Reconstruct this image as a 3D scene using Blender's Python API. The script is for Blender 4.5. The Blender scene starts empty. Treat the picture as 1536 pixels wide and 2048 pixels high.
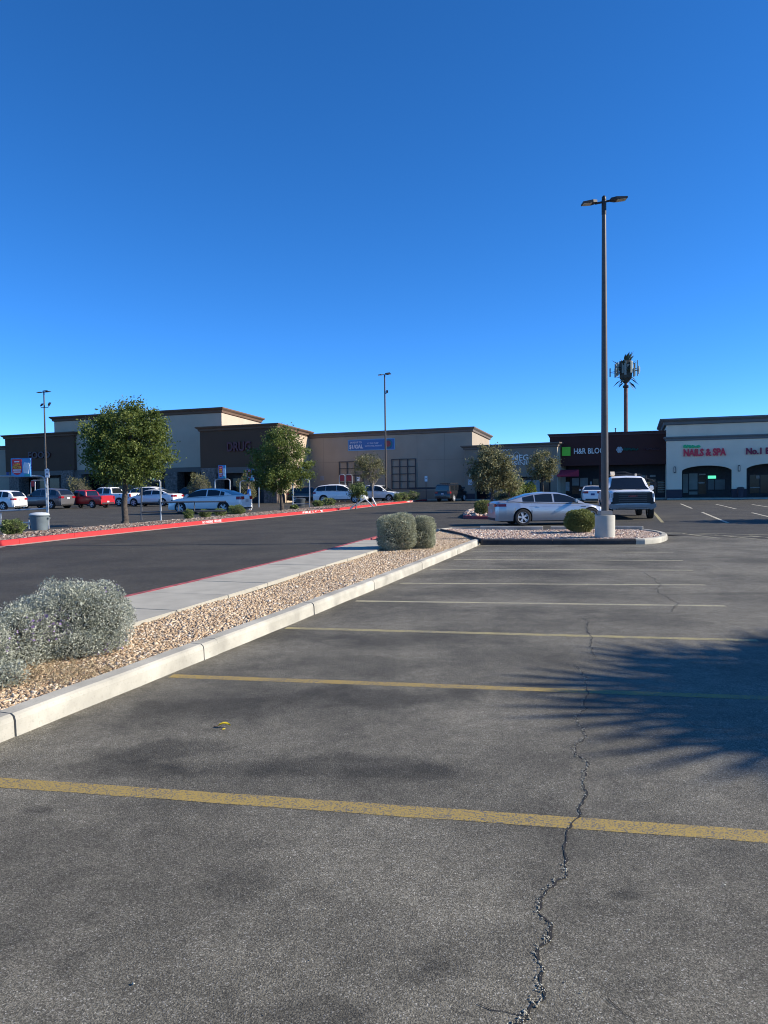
import bpy, bmesh, math, random
import numpy as np
from mathutils import Vector, Matrix

R = math.radians
random.seed(7)
rng = np.random.default_rng(7)
sc = bpy.context.scene
col = sc.collection

# ------------------------------------------------------------------ camera
F_PX, CX, CY, CAM_H = 1500.0, 768.0, 1024.0, 1.6
PITCH = math.atan(50.0 / F_PX)
ROLL = 0.013
_R0 = Vector((1, 0, 0)); _F = Vector((0, math.cos(PITCH), -math.sin(PITCH))); _U0 = Vector((0, math.sin(PITCH), math.cos(PITCH)))
_RC = _R0 * math.cos(ROLL) - _U0 * math.sin(ROLL)
_UC = _U0 * math.cos(ROLL) + _R0 * math.sin(ROLL)
CAM = Vector((0, 0, CAM_H))
cam_d = bpy.data.cameras.new('camera'); cam = bpy.data.objects.new('camera', cam_d); col.objects.link(cam)
cam_d.sensor_fit = 'VERTICAL'; cam_d.sensor_height = 24.0; cam_d.sensor_width = 18.0
cam_d.lens = 24.0 * F_PX / 2048.0
cam_d.clip_start = 0.05; cam_d.clip_end = 6000
m = Matrix.Identity(4)
for i in range(3):
    m[i][0] = _RC[i]; m[i][1] = _UC[i]; m[i][2] = -_F[i]; m[i][3] = CAM[i]
cam.matrix_world = m
sc.camera = cam

# ------------------------------------------------------------------ sky, sun, exposure
SUN_EL = R(28.0)
SUN_H = Vector((0.995, -0.06)).normalized()
world = bpy.data.worlds.new('World'); sc.world = world; world.use_nodes = True
wn = world.node_tree.nodes; wl = world.node_tree.links
bg = wn['Background']
sky = wn.new('ShaderNodeTexSky'); sky.sky_type = 'NISHITA'; sky.sun_disc = False
sky.sun_elevation = SUN_EL; sky.sun_rotation = math.atan2(SUN_H.x, SUN_H.y)
sky.altitude = 0; sky.air_density = 0.55; sky.dust_density = 0.0; sky.ozone_density = 8.0
hs = wn.new('ShaderNodeHueSaturation'); hs.inputs['Saturation'].default_value = 1.12
wl.new(sky.outputs[0], hs.inputs['Color']); wl.new(hs.outputs[0], bg.inputs[0]); bg.inputs[1].default_value = 0.146
sun_d = bpy.data.lights.new('sun', 'SUN'); sun_d.energy = 4.5; sun_d.angle = R(0.53); sun_d.color = (1.0, 0.925, 0.80)
sun = bpy.data.objects.new('sun', sun_d); col.objects.link(sun)
sdir = Vector((SUN_H.x * math.cos(SUN_EL), SUN_H.y * math.cos(SUN_EL), math.sin(SUN_EL)))
sun.rotation_euler = sdir.to_track_quat('Z', 'Y').to_euler(); sun.location = sdir * 60
sc.view_settings.view_transform = 'Standard'; sc.view_settings.look = 'None'
sc.view_settings.exposure = 0.75; sc.view_settings.gamma = 1.0
sc.view_settings.use_curve_mapping = False
sc.render.engine = 'CYCLES'
sc.cycles.use_denoising = True; sc.cycles.filter_width = 1.05
sc.cycles.max_bounces = 6; sc.cycles.transparent_max_bounces = 8

# ------------------------------------------------------------------ measuring helpers
def ray(px, py):
    return _F + _RC * ((px - CX) / F_PX) + _UC * ((CY - py) / F_PX)
def G(px, py, z=0.0):                     # a point of the photograph on the ground (or at height z)
    d = ray(px, py); return CAM + d * ((z - CAM_H) / d.z)
def at(px, py, Y):                        # a point of the photograph at depth Y
    d = ray(px, py); return CAM + d * (Y / d.y)
def hz(px): return 974.0 - ROLL * (px - 768.0)
def gp(px, Y):
    p = at(px, hz(px), Y); return Vector((p.x, p.y, 0))

# ------------------------------------------------------------------ materials
MATS = {}
def newmat(name):
    mt = bpy.data.materials.new(name); mt.use_nodes = True
    nt = mt.node_tree
    return mt, nt.nodes, nt.links, nt.nodes['Principled BSDF']
def M(name, c, rough=0.6, metal=0.0, var=0.12, scale=4.0, bump=0.0, bscale=60.0, coat=0.0, emit=None, spec=0.5, detail=6.0):
    if name in MATS: return MATS[name]
    mt, n, l, b = newmat(name)
    b.inputs['Roughness'].default_value = rough; b.inputs['Metallic'].default_value = metal
    b.inputs['Specular IOR Level'].default_value = spec
    if coat: b.inputs['Coat Weight'].default_value = coat; b.inputs['Coat Roughness'].default_value = 0.06
    tc = n.new('ShaderNodeTexCoord')
    nz = n.new('ShaderNodeTexNoise'); nz.inputs['Scale'].default_value = scale; nz.inputs['Detail'].default_value = detail
    l.new(tc.outputs['Object'], nz.inputs['Vector'])
    mr = n.new('ShaderNodeMapRange'); mr.inputs[1].default_value = 0.3; mr.inputs[2].default_value = 0.7
    mr.inputs[3].default_value = 1 - var; mr.inputs[4].default_value = 1 + var
    l.new(nz.outputs['Fac'], mr.inputs[0])
    mx = n.new('ShaderNodeVectorMath'); mx.operation = 'SCALE'; mx.inputs[0].default_value = c[:3]
    l.new(mr.outputs[0], mx.inputs['Scale']); l.new(mx.outputs[0], b.inputs['Base Color'])
    if bump:
        bz = n.new('ShaderNodeTexNoise'); bz.inputs['Scale'].default_value = bscale; bz.inputs['Detail'].default_value = 4
        l.new(tc.outputs['Object'], bz.inputs['Vector'])
        bp = n.new('ShaderNodeBump'); bp.inputs['Strength'].default_value = bump; bp.inputs['Distance'].default_value = 0.02
        l.new(bz.outputs['Fac'], bp.inputs['Height']); l.new(bp.outputs[0], b.inputs['Normal'])
    if emit:
        b.inputs['Emission Color'].default_value = (*emit[:3], 1); b.inputs['Emission Strength'].default_value = emit[3]
    MATS[name] = mt; return mt
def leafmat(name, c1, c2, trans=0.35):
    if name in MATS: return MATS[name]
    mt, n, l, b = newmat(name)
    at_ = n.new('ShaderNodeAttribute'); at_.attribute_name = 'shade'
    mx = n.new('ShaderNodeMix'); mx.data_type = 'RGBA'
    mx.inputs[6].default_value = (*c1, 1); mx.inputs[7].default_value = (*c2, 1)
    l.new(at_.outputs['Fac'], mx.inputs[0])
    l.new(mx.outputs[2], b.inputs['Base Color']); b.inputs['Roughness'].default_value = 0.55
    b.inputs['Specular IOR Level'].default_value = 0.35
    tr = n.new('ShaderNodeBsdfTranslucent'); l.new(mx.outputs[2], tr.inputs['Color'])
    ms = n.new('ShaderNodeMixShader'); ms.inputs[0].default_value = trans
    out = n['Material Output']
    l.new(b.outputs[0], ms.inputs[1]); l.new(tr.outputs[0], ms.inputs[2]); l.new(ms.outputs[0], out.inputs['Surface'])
    MATS[name] = mt; return mt
def rampmat(name, stops, rough=0.85):     # colour of each piece picked by its own 'shade' value
    if name in MATS: return MATS[name]
    mt, n, l, b = newmat(name)
    at_ = n.new('ShaderNodeAttribute'); at_.attribute_name = 'shade'
    cr = n.new('ShaderNodeValToRGB'); e = cr.color_ramp.elements
    while len(e) < len(stops): e.new(0.5)
    for k, (p, c) in enumerate(stops): e[k].position = p; e[k].color = (*c, 1)
    l.new(at_.outputs['Fac'], cr.inputs[0]); l.new(cr.outputs[0], b.inputs['Base Color'])
    b.inputs['Roughness'].default_value = rough
    MATS[name] = mt; return mt

def asphalt(name, lo, hi, stains=(), fine=190.0, speck=0.35, bump=0.55, blotch=0.5):
    mt, n, l, b = newmat(name)
    tc = n.new('ShaderNodeTexCoord'); V = tc.outputs['Object']
    vo = n.new('ShaderNodeTexVoronoi'); vo.inputs['Scale'].default_value = fine; l.new(V, vo.inputs['Vector'])
    sep = n.new('ShaderNodeSeparateColor'); l.new(vo.outputs['Color'], sep.inputs[0])
    cr = n.new('ShaderNodeValToRGB'); e = cr.color_ramp.elements
    e.new(0.5); e.new(0.9)
    for k, (p, c) in enumerate([(0.0, [x * 0.55 for x in lo]), (0.45, lo), (0.93, hi), (1.0, [min(0.6, x + speck) for x in hi])]):
        e[k].position = p; e[k].color = (*c, 1)
    l.new(sep.outputs[0], cr.inputs[0])
    def noise(scale, detail, rough=0.6):
        z = n.new('ShaderNodeTexNoise'); z.inputs['Scale'].default_value = scale; z.inputs['Detail'].default_value = detail
        z.inputs['Roughness'].default_value = rough; l.new(V, z.inputs['Vector']); return z
    def mrange(src, a, b_, c, d):
        q = n.new('ShaderNodeMapRange'); q.inputs[1].default_value = a; q.inputs[2].default_value = b_
        q.inputs[3].default_value = c; q.inputs[4].default_value = d; q.interpolation_type = 'SMOOTHSTEP'
        l.new(src, q.inputs[0]); return q.outputs[0]
    def mul(a, b_):
        q = n.new('ShaderNodeMath'); q.operation = 'MULTIPLY'; l.new(a, q.inputs[0]); l.new(b_, q.inputs[1]); return q.outputs[0]
    n1 = noise(0.55, 5); n2 = noise(7.0, 6, 0.7); n3 = noise(2.1, 4)
    f = mul(mrange(n1.outputs['Fac'], 0.3, 0.68, 1 - 0.55 * blotch, 1 + 0.22 * blotch), mrange(n2.outputs['Fac'], 0.25, 0.75, 0.80, 1.18))
    f = mul(f, mrange(n3.outputs['Fac'], 0.28, 0.5, 0.86, 1.0))
    n4 = noise(16.0, 2)
    f = mul(f, mrange(n4.outputs['Fac'], 0.24, 0.31, 0.72, 1.0))
    warp = noise(1.3, 4)
    for (sx, sy, rx, ry, ang, k) in stains:
        mp = n.new('ShaderNodeMapping'); mp.vector_type = 'TEXTURE'
        mp.inputs['Location'].default_value = (sx, sy, 0); mp.inputs['Rotation'].default_value = (0, 0, ang)
        mp.inputs['Scale'].default_value = (rx, ry, 1); l.new(V, mp.inputs['Vector'])
        ln = n.new('ShaderNodeVectorMath'); ln.operation = 'LENGTH'; l.new(mp.outputs[0], ln.inputs[0])
        ad = n.new('ShaderNodeMath'); ad.operation = 'ADD'; l.new(ln.outputs['Value'], ad.inputs[0])
        l.new(mrange(warp.outputs['Fac'], 0.3, 0.7, -0.45, 0.45), ad.inputs[1])
        f = mul(f, mrange(ad.outputs[0], 0.35, 1.15, k, 1.0))
    sv = n.new('ShaderNodeVectorMath'); sv.operation = 'SCALE'; l.new(cr.outputs[0], sv.inputs[0]); l.new(f, sv.inputs['Scale'])
    l.new(sv.outputs[0], b.inputs['Base Color'])
    b.inputs['Roughness'].default_value = 0.82; b.inputs['Specular IOR Level'].default_value = 0.3
    bz = noise(fine * 0.8, 3); bp = n.new('ShaderNodeBump'); bp.inputs['Strength'].default_value = bump; bp.inputs['Distance'].default_value = 0.006
    hm = n.new('ShaderNodeMath'); hm.operation = 'ADD'; l.new(bz.outputs['Fac'], hm.inputs[0]); l.new(sep.outputs[1], hm.inputs[1])
    l.new(hm.outputs[0], bp.inputs['Height']); l.new(bp.outputs[0], b.inputs['Normal'])
    MATS[name] = mt; return mt

def paint_line(name, c, wear, under=(0.10, 0.10, 0.10)):
    if name in MATS: return MATS[name]
    mt, n, l, b = newmat(name)
    tc = n.new('ShaderNodeTexCoord'); V = tc.outputs['Object']
    vo = n.new('ShaderNodeTexVoronoi'); vo.inputs['Scale'].default_value = 150; l.new(V, vo.inputs['Vector'])
    sep = n.new('ShaderNodeSeparateColor'); l.new(vo.outputs['Color'], sep.inputs[0])
    nz = n.new('ShaderNodeTexNoise'); nz.inputs['Scale'].default_value = 3.0; nz.inputs['Detail'].default_value = 8; l.new(V, nz.inputs['Vector'])
    ad = n.new('ShaderNodeMath'); ad.operation = 'ADD'; l.new(sep.outputs[0], ad.inputs[0]); l.new(nz.outputs['Fac'], ad.inputs[1])
    mr = n.new('ShaderNodeMapRange'); l.new(ad.outputs[0], mr.inputs[0])
    mr.inputs[1].default_value = wear - 0.25; mr.inputs[2].default_value = wear + 0.25
    mx = n.new('ShaderNodeMix'); mx.data_type = 'RGBA'; mx.inputs[6].default_value = (*under, 1); mx.inputs[7].default_value = (*c, 1)
    l.new(mr.outputs[0], mx.inputs[0]); l.new(mx.outputs[2], b.inputs['Base Color']); b.inputs['Roughness'].default_value = 0.75
    bp = n.new('ShaderNodeBump'); bp.inputs['Strength'].default_value = 0.4; bp.inputs['Distance'].default_value = 0.004
    l.new(sep.outputs[1], bp.inputs['Height']); l.new(bp.outputs[0], b.inputs['Normal'])
    MATS[name] = mt; return mt

# ------------------------------------------------------------------ mesh helpers
class MB:
    def __init__(s): s.v = []; s.f = []
    def add(s, vs, fs):
        o = len(s.v); s.v += [tuple(p) for p in vs]; s.f += [tuple(i + o for i in f) for f in fs]; return s
    def box(s, x0, x1, y0, y1, z0, z1, skew=0.0):
        vs = [(x + skew * y, y, z) for z in (z0, z1) for (x, y) in ((x0, y0), (x1, y0), (x1, y1), (x0, y1))]
        return s.add(vs, [(3, 2, 1, 0), (4, 5, 6, 7), (0, 1, 5, 4), (1, 2, 6, 5), (2, 3, 7, 6), (3, 0, 4, 7)])
    def tube(s, pts, r, n=8, caps=True):
        pts = [Vector(p) for p in pts]
        rs = r if isinstance(r, (list, tuple)) else [r] * len(pts)
        vs = []; k = len(pts)
        for i, p in enumerate(pts):
            t = (pts[min(i + 1, k - 1)] - pts[max(i - 1, 0)]).normalized()
            a = t.orthogonal().normalized() if i == 0 else (a - t * a.dot(t)).normalized()
            b = t.cross(a)
            for j in range(n):
                th = 2 * math.pi * j / n
                vs.append(p + (a * math.cos(th) + b * math.sin(th)) * rs[i])
        fs = [(i * n + j, i * n + (j + 1) % n, (i + 1) * n + (j + 1) % n, (i + 1) * n + j) for i in range(k - 1) for j in range(n)]
        if caps: fs += [tuple(range(n))[::-1], tuple(range((k - 1) * n, k * n))]
        return s.add(vs, fs)
    def lathe(s, prof, n=16, c=(0, 0, 0), axis='z', caps=True):
        vs = []
        for (r, z) in prof:
            for j in range(n):
                th = 2 * math.pi * j / n
                q = (r * math.cos(th), r * math.sin(th), z) if axis == 'z' else (r * math.cos(th), z, r * math.sin(th))
                vs.append((q[0] + c[0], q[1] + c[1], q[2] + c[2]))
        k = len(prof)
        fs = [(i * n + j, i * n + (j + 1) % n, (i + 1) * n + (j + 1) % n, (i + 1) * n + j) for i in range(k - 1) for j in range(n)]
        if caps: fs += [tuple(range(n))[::-1], tuple(range((k - 1) * n, k * n))]
        return s.add(vs, fs)
    def prism(s, poly, y0, y1):            # polygon in (x, z), thick in y
        k = len(poly)
        vs = [(x, y0, z) for x, z in poly] + [(x, y1, z) for x, z in poly]
        return s.add(vs, [tuple(range(k)), tuple(range(2 * k - 1, k - 1, -1))] + [(i, i + k, (i + 1) % k + k, (i + 1) % k) for i in range(k)])
    def slab(s, poly, z0, z1):             # polygon in (x, y), thick in z
        k = len(poly)
        vs = [(p[0], p[1], z0) for p in poly] + [(p[0], p[1], z1) for p in poly]
        return s.add(vs, [tuple(range(k))[::-1], tuple(range(k, 2 * k))] + [(i, (i + 1) % k, (i + 1) % k + k, i + k) for i in range(k)])
    def mesh(s, name, mat, smooth=False, bevel=0):
        me = bpy.data.meshes.new(name); me.from_pydata(s.v, [], s.f)
        bm = bmesh.new(); bm.from_mesh(me)
        bmesh.ops.recalc_face_normals(bm, faces=bm.faces)
        if bevel: bmesh.ops.bevel(bm, geom=[e for e in bm.edges if e.is_manifold and e.calc_face_angle(0) > 0.6], offset=bevel, segments=2, affect='EDGES', clamp_overlap=True)
        bm.to_mesh(me); bm.free()
        if mat: me.materials.append(mat)
        if smooth:
            me.polygons.foreach_set('use_smooth', [True] * len(me.polygons)); me.set_sharp_from_angle(angle=R(38))
        return me
    def build(s, name, mat, parent=None, smooth=False, bevel=0):
        return link(name, s.mesh(name, mat, smooth, bevel), parent)
def link(name, me, parent=None):
    o = bpy.data.objects.new(name, me); col.objects.link(o)
    if parent: o.parent = parent
    return o
def tag(o, label=None, cat=None, group=None, kind=None):
    if label: o['label'] = label
    if cat: o['category'] = cat
    if group: o['group'] = group
    if kind: o['kind'] = kind
    return o
def thing(name, label, cat, loc=(0, 0, 0), rz=0.0, group=None):
    o = bpy.data.objects.new(name, None); col.objects.link(o); o.empty_display_size = 0.2
    o.location = loc; o.rotation_euler = (0, 0, rz)
    return tag(o, label, cat, group)
def copy_tree(o, parent=None):
    c = o.copy(); col.objects.link(c); c.parent = parent
    for ch in list(o.children): copy_tree(ch, c)
    return c
def np_mesh(name, V, F, mat, shade=None, smooth=False):
    me = bpy.data.meshes.new(name); nv = len(V); nf, k = F.shape
    me.vertices.add(nv); me.vertices.foreach_set('co', np.ascontiguousarray(V, dtype=np.float32).ravel())
    me.loops.add(nf * k); me.loops.foreach_set('vertex_index', F.astype(np.int32).ravel())
    me.polygons.add(nf); me.polygons.foreach_set('loop_start', np.arange(0, nf * k, k, dtype=np.int32))
    me.update(calc_edges=True)
    if shade is not None:
        a = me.attributes.new('shade', 'FLOAT', 'POINT'); a.data.foreach_set('value', shade.astype(np.float32))
    me.materials.append(mat)
    if smooth: me.polygons.foreach_set('use_smooth', [True] * nf)
    return me
def sweep(path, prof, closed=False):       # path of 2-D points; profile (offset to the LEFT of travel, z)
    P = [Vector((p[0], p[1])) for p in path]; k = len(P); mb = MB(); vs = []
    for i, p in enumerate(P):
        a = P[(i - 1) % k] if (closed or i > 0) else p
        b = P[(i + 1) % k] if (closed or i < k - 1) else p
        d0 = (p - a).normalized() if (p - a).length > 1e-9 else (b - p).normalized()
        d1 = (b - p).normalized() if (b - p).length > 1e-9 else d0
        n0 = Vector((-d0.y, d0.x)); n1 = Vector((-d1.y, d1.x)); nn = (n0 + n1).normalized()
        s_ = 1.0 / max(0.45, nn.dot(n0))
        for (o, z) in prof: vs.append((p.x + nn.x * o * s_, p.y + nn.y * o * s_, z))
    q = len(prof); fs = []
    for i in range(k if closed else k - 1):
        j = (i + 1) % k
        for t in range(q): fs.append((i * q + t, i * q + (t + 1) % q, j * q + (t + 1) % q, j * q + t))
    if not closed: fs += [tuple(range(q)), tuple(range((k - 1) * q, k * q))[::-1]]
    return mb.add(vs, fs)
def resample(path, step):
    P = [Vector((p[0], p[1])) for p in path]; out = [P[0]]
    for a, b in zip(P[:-1], P[1:]):
        n_ = max(1, int((b - a).length / step))
        for i in range(1, n_ + 1): out.append(a.lerp(b, i / n_))
    return out
def catmull(P, n=6):
    P = [Vector((p[0], p[1])) for p in P]; out = []
    for i in range(len(P) - 1):
        p0 = P[max(0, i - 1)]; p1 = P[i]; p2 = P[i + 1]; p3 = P[min(len(P) - 1, i + 2)]
        for j in range(n):
            t = j / n
            out.append(0.5 * ((2 * p1) + (p2 - p0) * t + (2 * p0 - 5 * p1 + 4 * p2 - p3) * t * t + (3 * p1 - p0 - 3 * p2 + p3) * t ** 3))
    out.append(P[-1]); return out
def split_path(path, cuts, gap=0.008):     # cut a polyline at lengths, leaving joints
    P = [Vector((p[0], p[1])) for p in path]; L = [0.0]
    for a, b in zip(P[:-1], P[1:]): L.append(L[-1] + (b - a).length)
    def pt(s):
        s = min(max(s, 0), L[-1])
        for i in range(len(P) - 1):
            if s <= L[i + 1] + 1e-9: return P[i].lerp(P[i + 1], (s - L[i]) / max(1e-9, L[i + 1] - L[i]))
        return P[-1]
    cs = [0.0] + sorted(c for c in cuts if 0 < c < L[-1]) + [L[-1]]; out = []
    for a, b in zip(cs[:-1], cs[1:]):
        a2 = a + gap / 2; b2 = b - gap / 2
        if b2 - a2 < 0.05: continue
        out.append([pt(a2)] + [P[i] for i in range(len(P)) if a2 + 0.01 < L[i] < b2 - 0.01] + [pt(b2)])
    return out
class Frame:                                # an upright plane: local x along it, local y into it, z up
    def __init__(s, A, B):
        s.o = Vector((A[0], A[1], 0)); d = Vector((B[0] - A[0], B[1] - A[1], 0)); s.len = d.length
        s.u = d.normalized(); s.b = Vector((-s.u.y, s.u.x, 0)); s.rz = math.atan2(s.u.y, s.u.x)
    def uv(s, px, py, y=0.0):
        d = ray(px, py); t = (y - (CAM - s.o).dot(s.b)) / d.dot(s.b); p = CAM + d * t
        return (p - s.o).dot(s.u), p.z
    def us(s, px, y=0.0): return s.uv(px, hz(px), y)[0]
def pip(pts, poly):                         # points inside a polygon (numpy)
    x, y = pts[:, 0], pts[:, 1]; ins = np.zeros(len(pts), bool); k = len(poly)
    for i in range(k):
        x0, y0 = poly[i][0], poly[i][1]; x1, y1 = poly[(i + 1) % k][0], poly[(i + 1) % k][1]
        c = ((y0 > y) != (y1 > y)) & (x < (x1 - x0) * (y - y0) / ((y1 - y0) + 1e-12) + x0); ins ^= c
    return ins
def text(parent, s, box, y, mat, bold=0.02, depth=0.04, name='letter', single=False, shear=0.0):
    u0, u1, z0, z1 = box
    cu = bpy.data.curves.new('t', 'FONT'); cu.body = s; cu.size = 1.0; cu.extrude = 0.05; cu.offset = bold; cu.shear = shear; cu.resolution_u = 3
    ob = bpy.data.objects.new('t', cu); col.objects.link(ob)
    dg = bpy.context.evaluated_depsgraph_get(); me = bpy.data.meshes.new_from_object(ob.evaluated_get(dg))
    bpy.data.objects.remove(ob); bpy.data.curves.remove(cu)
    co = np.array([v.co for v in me.vertices]); mn = co.min(0); mx = co.max(0)
    X = u0 + (co[:, 0] - mn[0]) / (mx[0] - mn[0]) * (u1 - u0); Z = z0 + (co[:, 1] - mn[1]) / (mx[1] - mn[1]) * (z1 - z0)
    Y = y - (co[:, 2] - mn[2]) / (mx[2] - mn[2]) * depth
    P = np.stack([X, Y, Z], 1); faces = [tuple(p.vertices) for p in me.polygons]
    bpy.data.meshes.remove(me)
    par = list(range(len(P)))
    def find(a):
        while par[a] != a: par[a] = par[par[a]]; a = par[a]
        return a
    if single: return [MB().add(P, faces).build(name, mat, parent)]
    res = []
    for f in faces:
        for a in f[1:]: par[find(a)] = find(f[0])
    isl = {}
    for i in range(len(P)): isl.setdefault(find(i), []).append(i)
    # islands whose widths overlap are one letter
    grp = []
    for r_, idx in sorted(isl.items(), key=lambda t: P[t[1], 0].min()):
        a, b = P[idx, 0].min(), P[idx, 0].max()
        if grp and a < grp[-1][1] - 0.5 * min(b - a, grp[-1][1] - grp[-1][0]): grp[-1][2].add(r_); grp[-1][1] = max(b, grp[-1][1])
        else: grp.append([a, b, {r_}])
    for a, b, rs in grp:
        mb = MB(); mp = {}
        for f in faces:
            if find(f[0]) in rs:
                for i in f:
                    if i not in mp: mp[i] = len(mb.v); mb.v.append(tuple(P[i]))
                mb.f.append(tuple(mp[i] for i in f))
        res.append(mb.build(name, mat, parent))
    return res
# ================================================================== the setting: asphalt
def stain(px, py, rx, ry, k, ang=0.0):
    g = G(px, py); return (g.x, g.y, rx, ry, ang, k)
STAINS = [stain(290, 1505, 0.62, 0.24, 0.50, 0.1), stain(330, 1435, 0.70, 0.46, 0.62, 0.2), stain(600, 1535, 1.05, 0.20, 0.55, -0.05), stain(200, 1535, 0.7, 0.16, 0.7, 0), stain(560, 1400, 1.6, 0.55, 0.80, 0.1),
          stain(770, 1395, 0.85, 0.42, 0.58, 0.1), stain(690, 1325, 0.9, 0.6, 0.66, 0.0), stain(560, 1270, 0.9, 0.5, 0.72, 0.0), stain(1330, 1250, 0.8, 0.3, 0.8, 0), stain(860, 1545, 0.4, 0.12, 0.7, 0.0),
          stain(1060, 1222, 0.9, 0.40, 0.66, 0.0), stain(880, 1275, 1.3, 0.5, 0.74, 0.1), stain(900, 1185, 1.6, 0.7, 0.72, 0.0),
          stain(1010, 1150, 2.0, 0.6, 0.74, 0.0), stain(1130, 1125, 2.6, 0.6, 0.78, 0.0), stain(930, 1900, 0.35, 0.14, 0.72, 0.3), stain(60, 1700, 0.5, 0.2, 0.75, 0.2),
          stain(460, 1770, 0.30, 0.14, 0.76, 0.0), stain(1260, 1790, 0.10, 0.05, 0.6, 0), stain(80, 1620, 0.12, 0.05, 0.6, 0), stain(850, 1945, 0.16, 0.07, 0.62, 0.2), stain(640, 2030, 0.2, 0.08, 0.7, 0), stain(300, 1300, 0.5, 0.4, 0.8, 0), stain(1420, 1188, 1.2, 0.14, 0.75, 0.0)]
lot_mat = asphalt('lot_asphalt', (0.154, 0.139, 0.104), (0.268, 0.245, 0.188), STAINS, fine=200.0, speck=0.14, bump=0.9, blotch=0.85)
road_mat = asphalt('road_asphalt', (0.057, 0.050, 0.036), (0.090, 0.080, 0.058), [], fine=120.0, speck=0.10, bump=0.5, blotch=0.55)
dirt_mat = M('far_ground', (0.16, 0.13, 0.10), 0.9, var=0.3, scale=0.05)

tag(MB().add([(-3000, -200, -0.02), (3000, -200, -0.02), (3000, 4000, -0.02), (-3000, 4000, -0.02)], [(0, 1, 2, 3)]).build('ground', dirt_mat), kind='structure')
parking_lot = tag(MB().add([(-60, -30, 0), (60, -30, 0), (60, 22.6, 0), (-60, 22.6, 0)], [(0, 1, 2, 3)]).build('parking_lot', lot_mat), kind='structure')
# far driveway and far lot: everything beyond the planting strip, a sheet 4 mm higher
def g2(px, py, z=0.0):
    p = G(px, py, z); return Vector((p.x, p.y))
O_PX = [(258, 1188), (400, 1156.5), (658, 1096), (759, 1069.5), (835, 1056)]
I_PX = [(254, 1250), (420, 1201), (600, 1146), (749, 1101), (815, 1080.5)]
ZS = 0.155
O_P = [g2(*p, ZS) for p in O_PX]; I_P = [g2(*p, ZS) for p in I_PX]
O_P = [O_P[0] - (O_P[1] - O_P[0]).normalized() * 14] + O_P
I_P = [I_P[0] - (I_P[1] - I_P[0]).normalized() * 12] + I_P
K_PX = [(33, 1473), (437, 1308.5), (629, 1229.5), (800, 1158.5), (885, 1122), (962, 1089)]
K_P = [g2(*p) for p in K_PX]
K_P = [K_P[0] - (K_P[1] - K_P[0]).normalized() * 9] + K_P
road_edge = [Vector((p.x, p.y)) for p in O_P]
isl_back = [g2(*p) for p in [(880, 1067), (905, 1064), (960, 1065.5), (1042, 1066), (1140, 1066.3), (1230, 1066.3), (1286, 1067)]]
poly = [(p.x, p.y, 0.004) for p in road_edge] + [(p.x, p.y, 0.004) for p in isl_back] + \
       [(*g2(1345, 1071), 0.004), (*g2(1560, 1079), 0.004), (70, g2(1560, 1079).y - 1.5, 0.004), (160, 170, 0.004), (-190, 170, 0.004), (-190, road_edge[0].y, 0.004)]
tag(MB().add(poly, [tuple(range(len(poly)))]).build('road', road_mat), kind='structure')

# ------------------------------------------------------------------ painted lines
yel = paint_line('worn_yellow_paint', (0.36, 0.25, 0.06), 0.80)
yel2 = paint_line('faded_yellow_paint', (0.40, 0.33, 0.13), 0.86)
wht = paint_line('faded_white_paint', (0.48, 0.42, 0.24), 0.95, (0.12, 0.12, 0.115))
whf = paint_line('white_stall_paint', (0.62, 0.56, 0.40), 0.80, (0.08, 0.08, 0.08))
def line(a, b, w, mat, parent=None, z=0.0014, name='stall_line'):
    a = Vector(a[:2]); b = Vector(b[:2]); d = (b - a).normalized(); n_ = Vector((-d.y, d.x)) * (w / 2)
    k = max(2, int((b - a).length / 0.25)); vs = []; fs = []
    for i in range(k + 1):
        p = a.lerp(b, i / k)
        for s_ in (1, -1):
            q = p + n_ * s_ * (1 + 0.09 * math.sin(i * 3.1 + s_) * random.random()); vs.append((q.x, q.y, z))
    for i in range(k): fs.append((2 * i, 2 * i + 1, 2 * i + 3, 2 * i + 2))
    return MB().add(vs, fs).build(name, mat, parent)
def pline(x0, y0, x1, y1, w, mat, parent=None, z=0.0014):
    return line(g2(x0, y0), g2(x1, y1), w, mat, parent, z)
pline(-330, 1542, 1900, 1699, 0.125, yel, parking_lot)
pline(342, 1352, 1640, 1400, 0.11, yel, parking_lot)
pline(572, 1256, 1515, 1281, 0.11, yel2, parking_lot)
for x0, y0, x1, y1 in [(712, 1202, 1451, 1212), (800, 1166.5, 1411, 1170), (862, 1138.5, 1385, 1140.5), (908, 1119, 1366, 1121), (945, 1103.5, 1347, 1104.5)]:
    pline(x0, y0, x1, y1, 0.105, wht, parking_lot)
far_lines = bpy.data.objects['road']
for x0, y0, x1, y1, m_ in [(1306, 1023, 1325, 1045, yel2), (1349, 995.5, 1358, 999, whf), (1410, 996, 1420, 999, whf), (1471, 995.5, 1484, 999, whf), (1361, 1007.5, 1384, 1017, whf),
                           (1432, 1008.5, 1472, 1018, whf), (1404, 1024.5, 1456, 1046, whf), (1504, 1025.5, 1580, 1044, whf), (1504, 1009, 1560, 1018, whf), (1140, 1003, 1165, 1016, whf)]:
    pline(x0, y0, x1, y1, 0.13, m_, far_lines, 0.006)
for x0, y0, x1, y1 in [(1300, 1064.5, 1700, 1074), (1320, 1066.5, 1700, 1081), (1366, 1067.5, 1440, 1077), (1430, 1070, 1520, 1079), (1500, 1072, 1600, 1081)]:
    pline(x0, y0, x1, y1, 0.10, wht, far_lines, 0.006)

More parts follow.
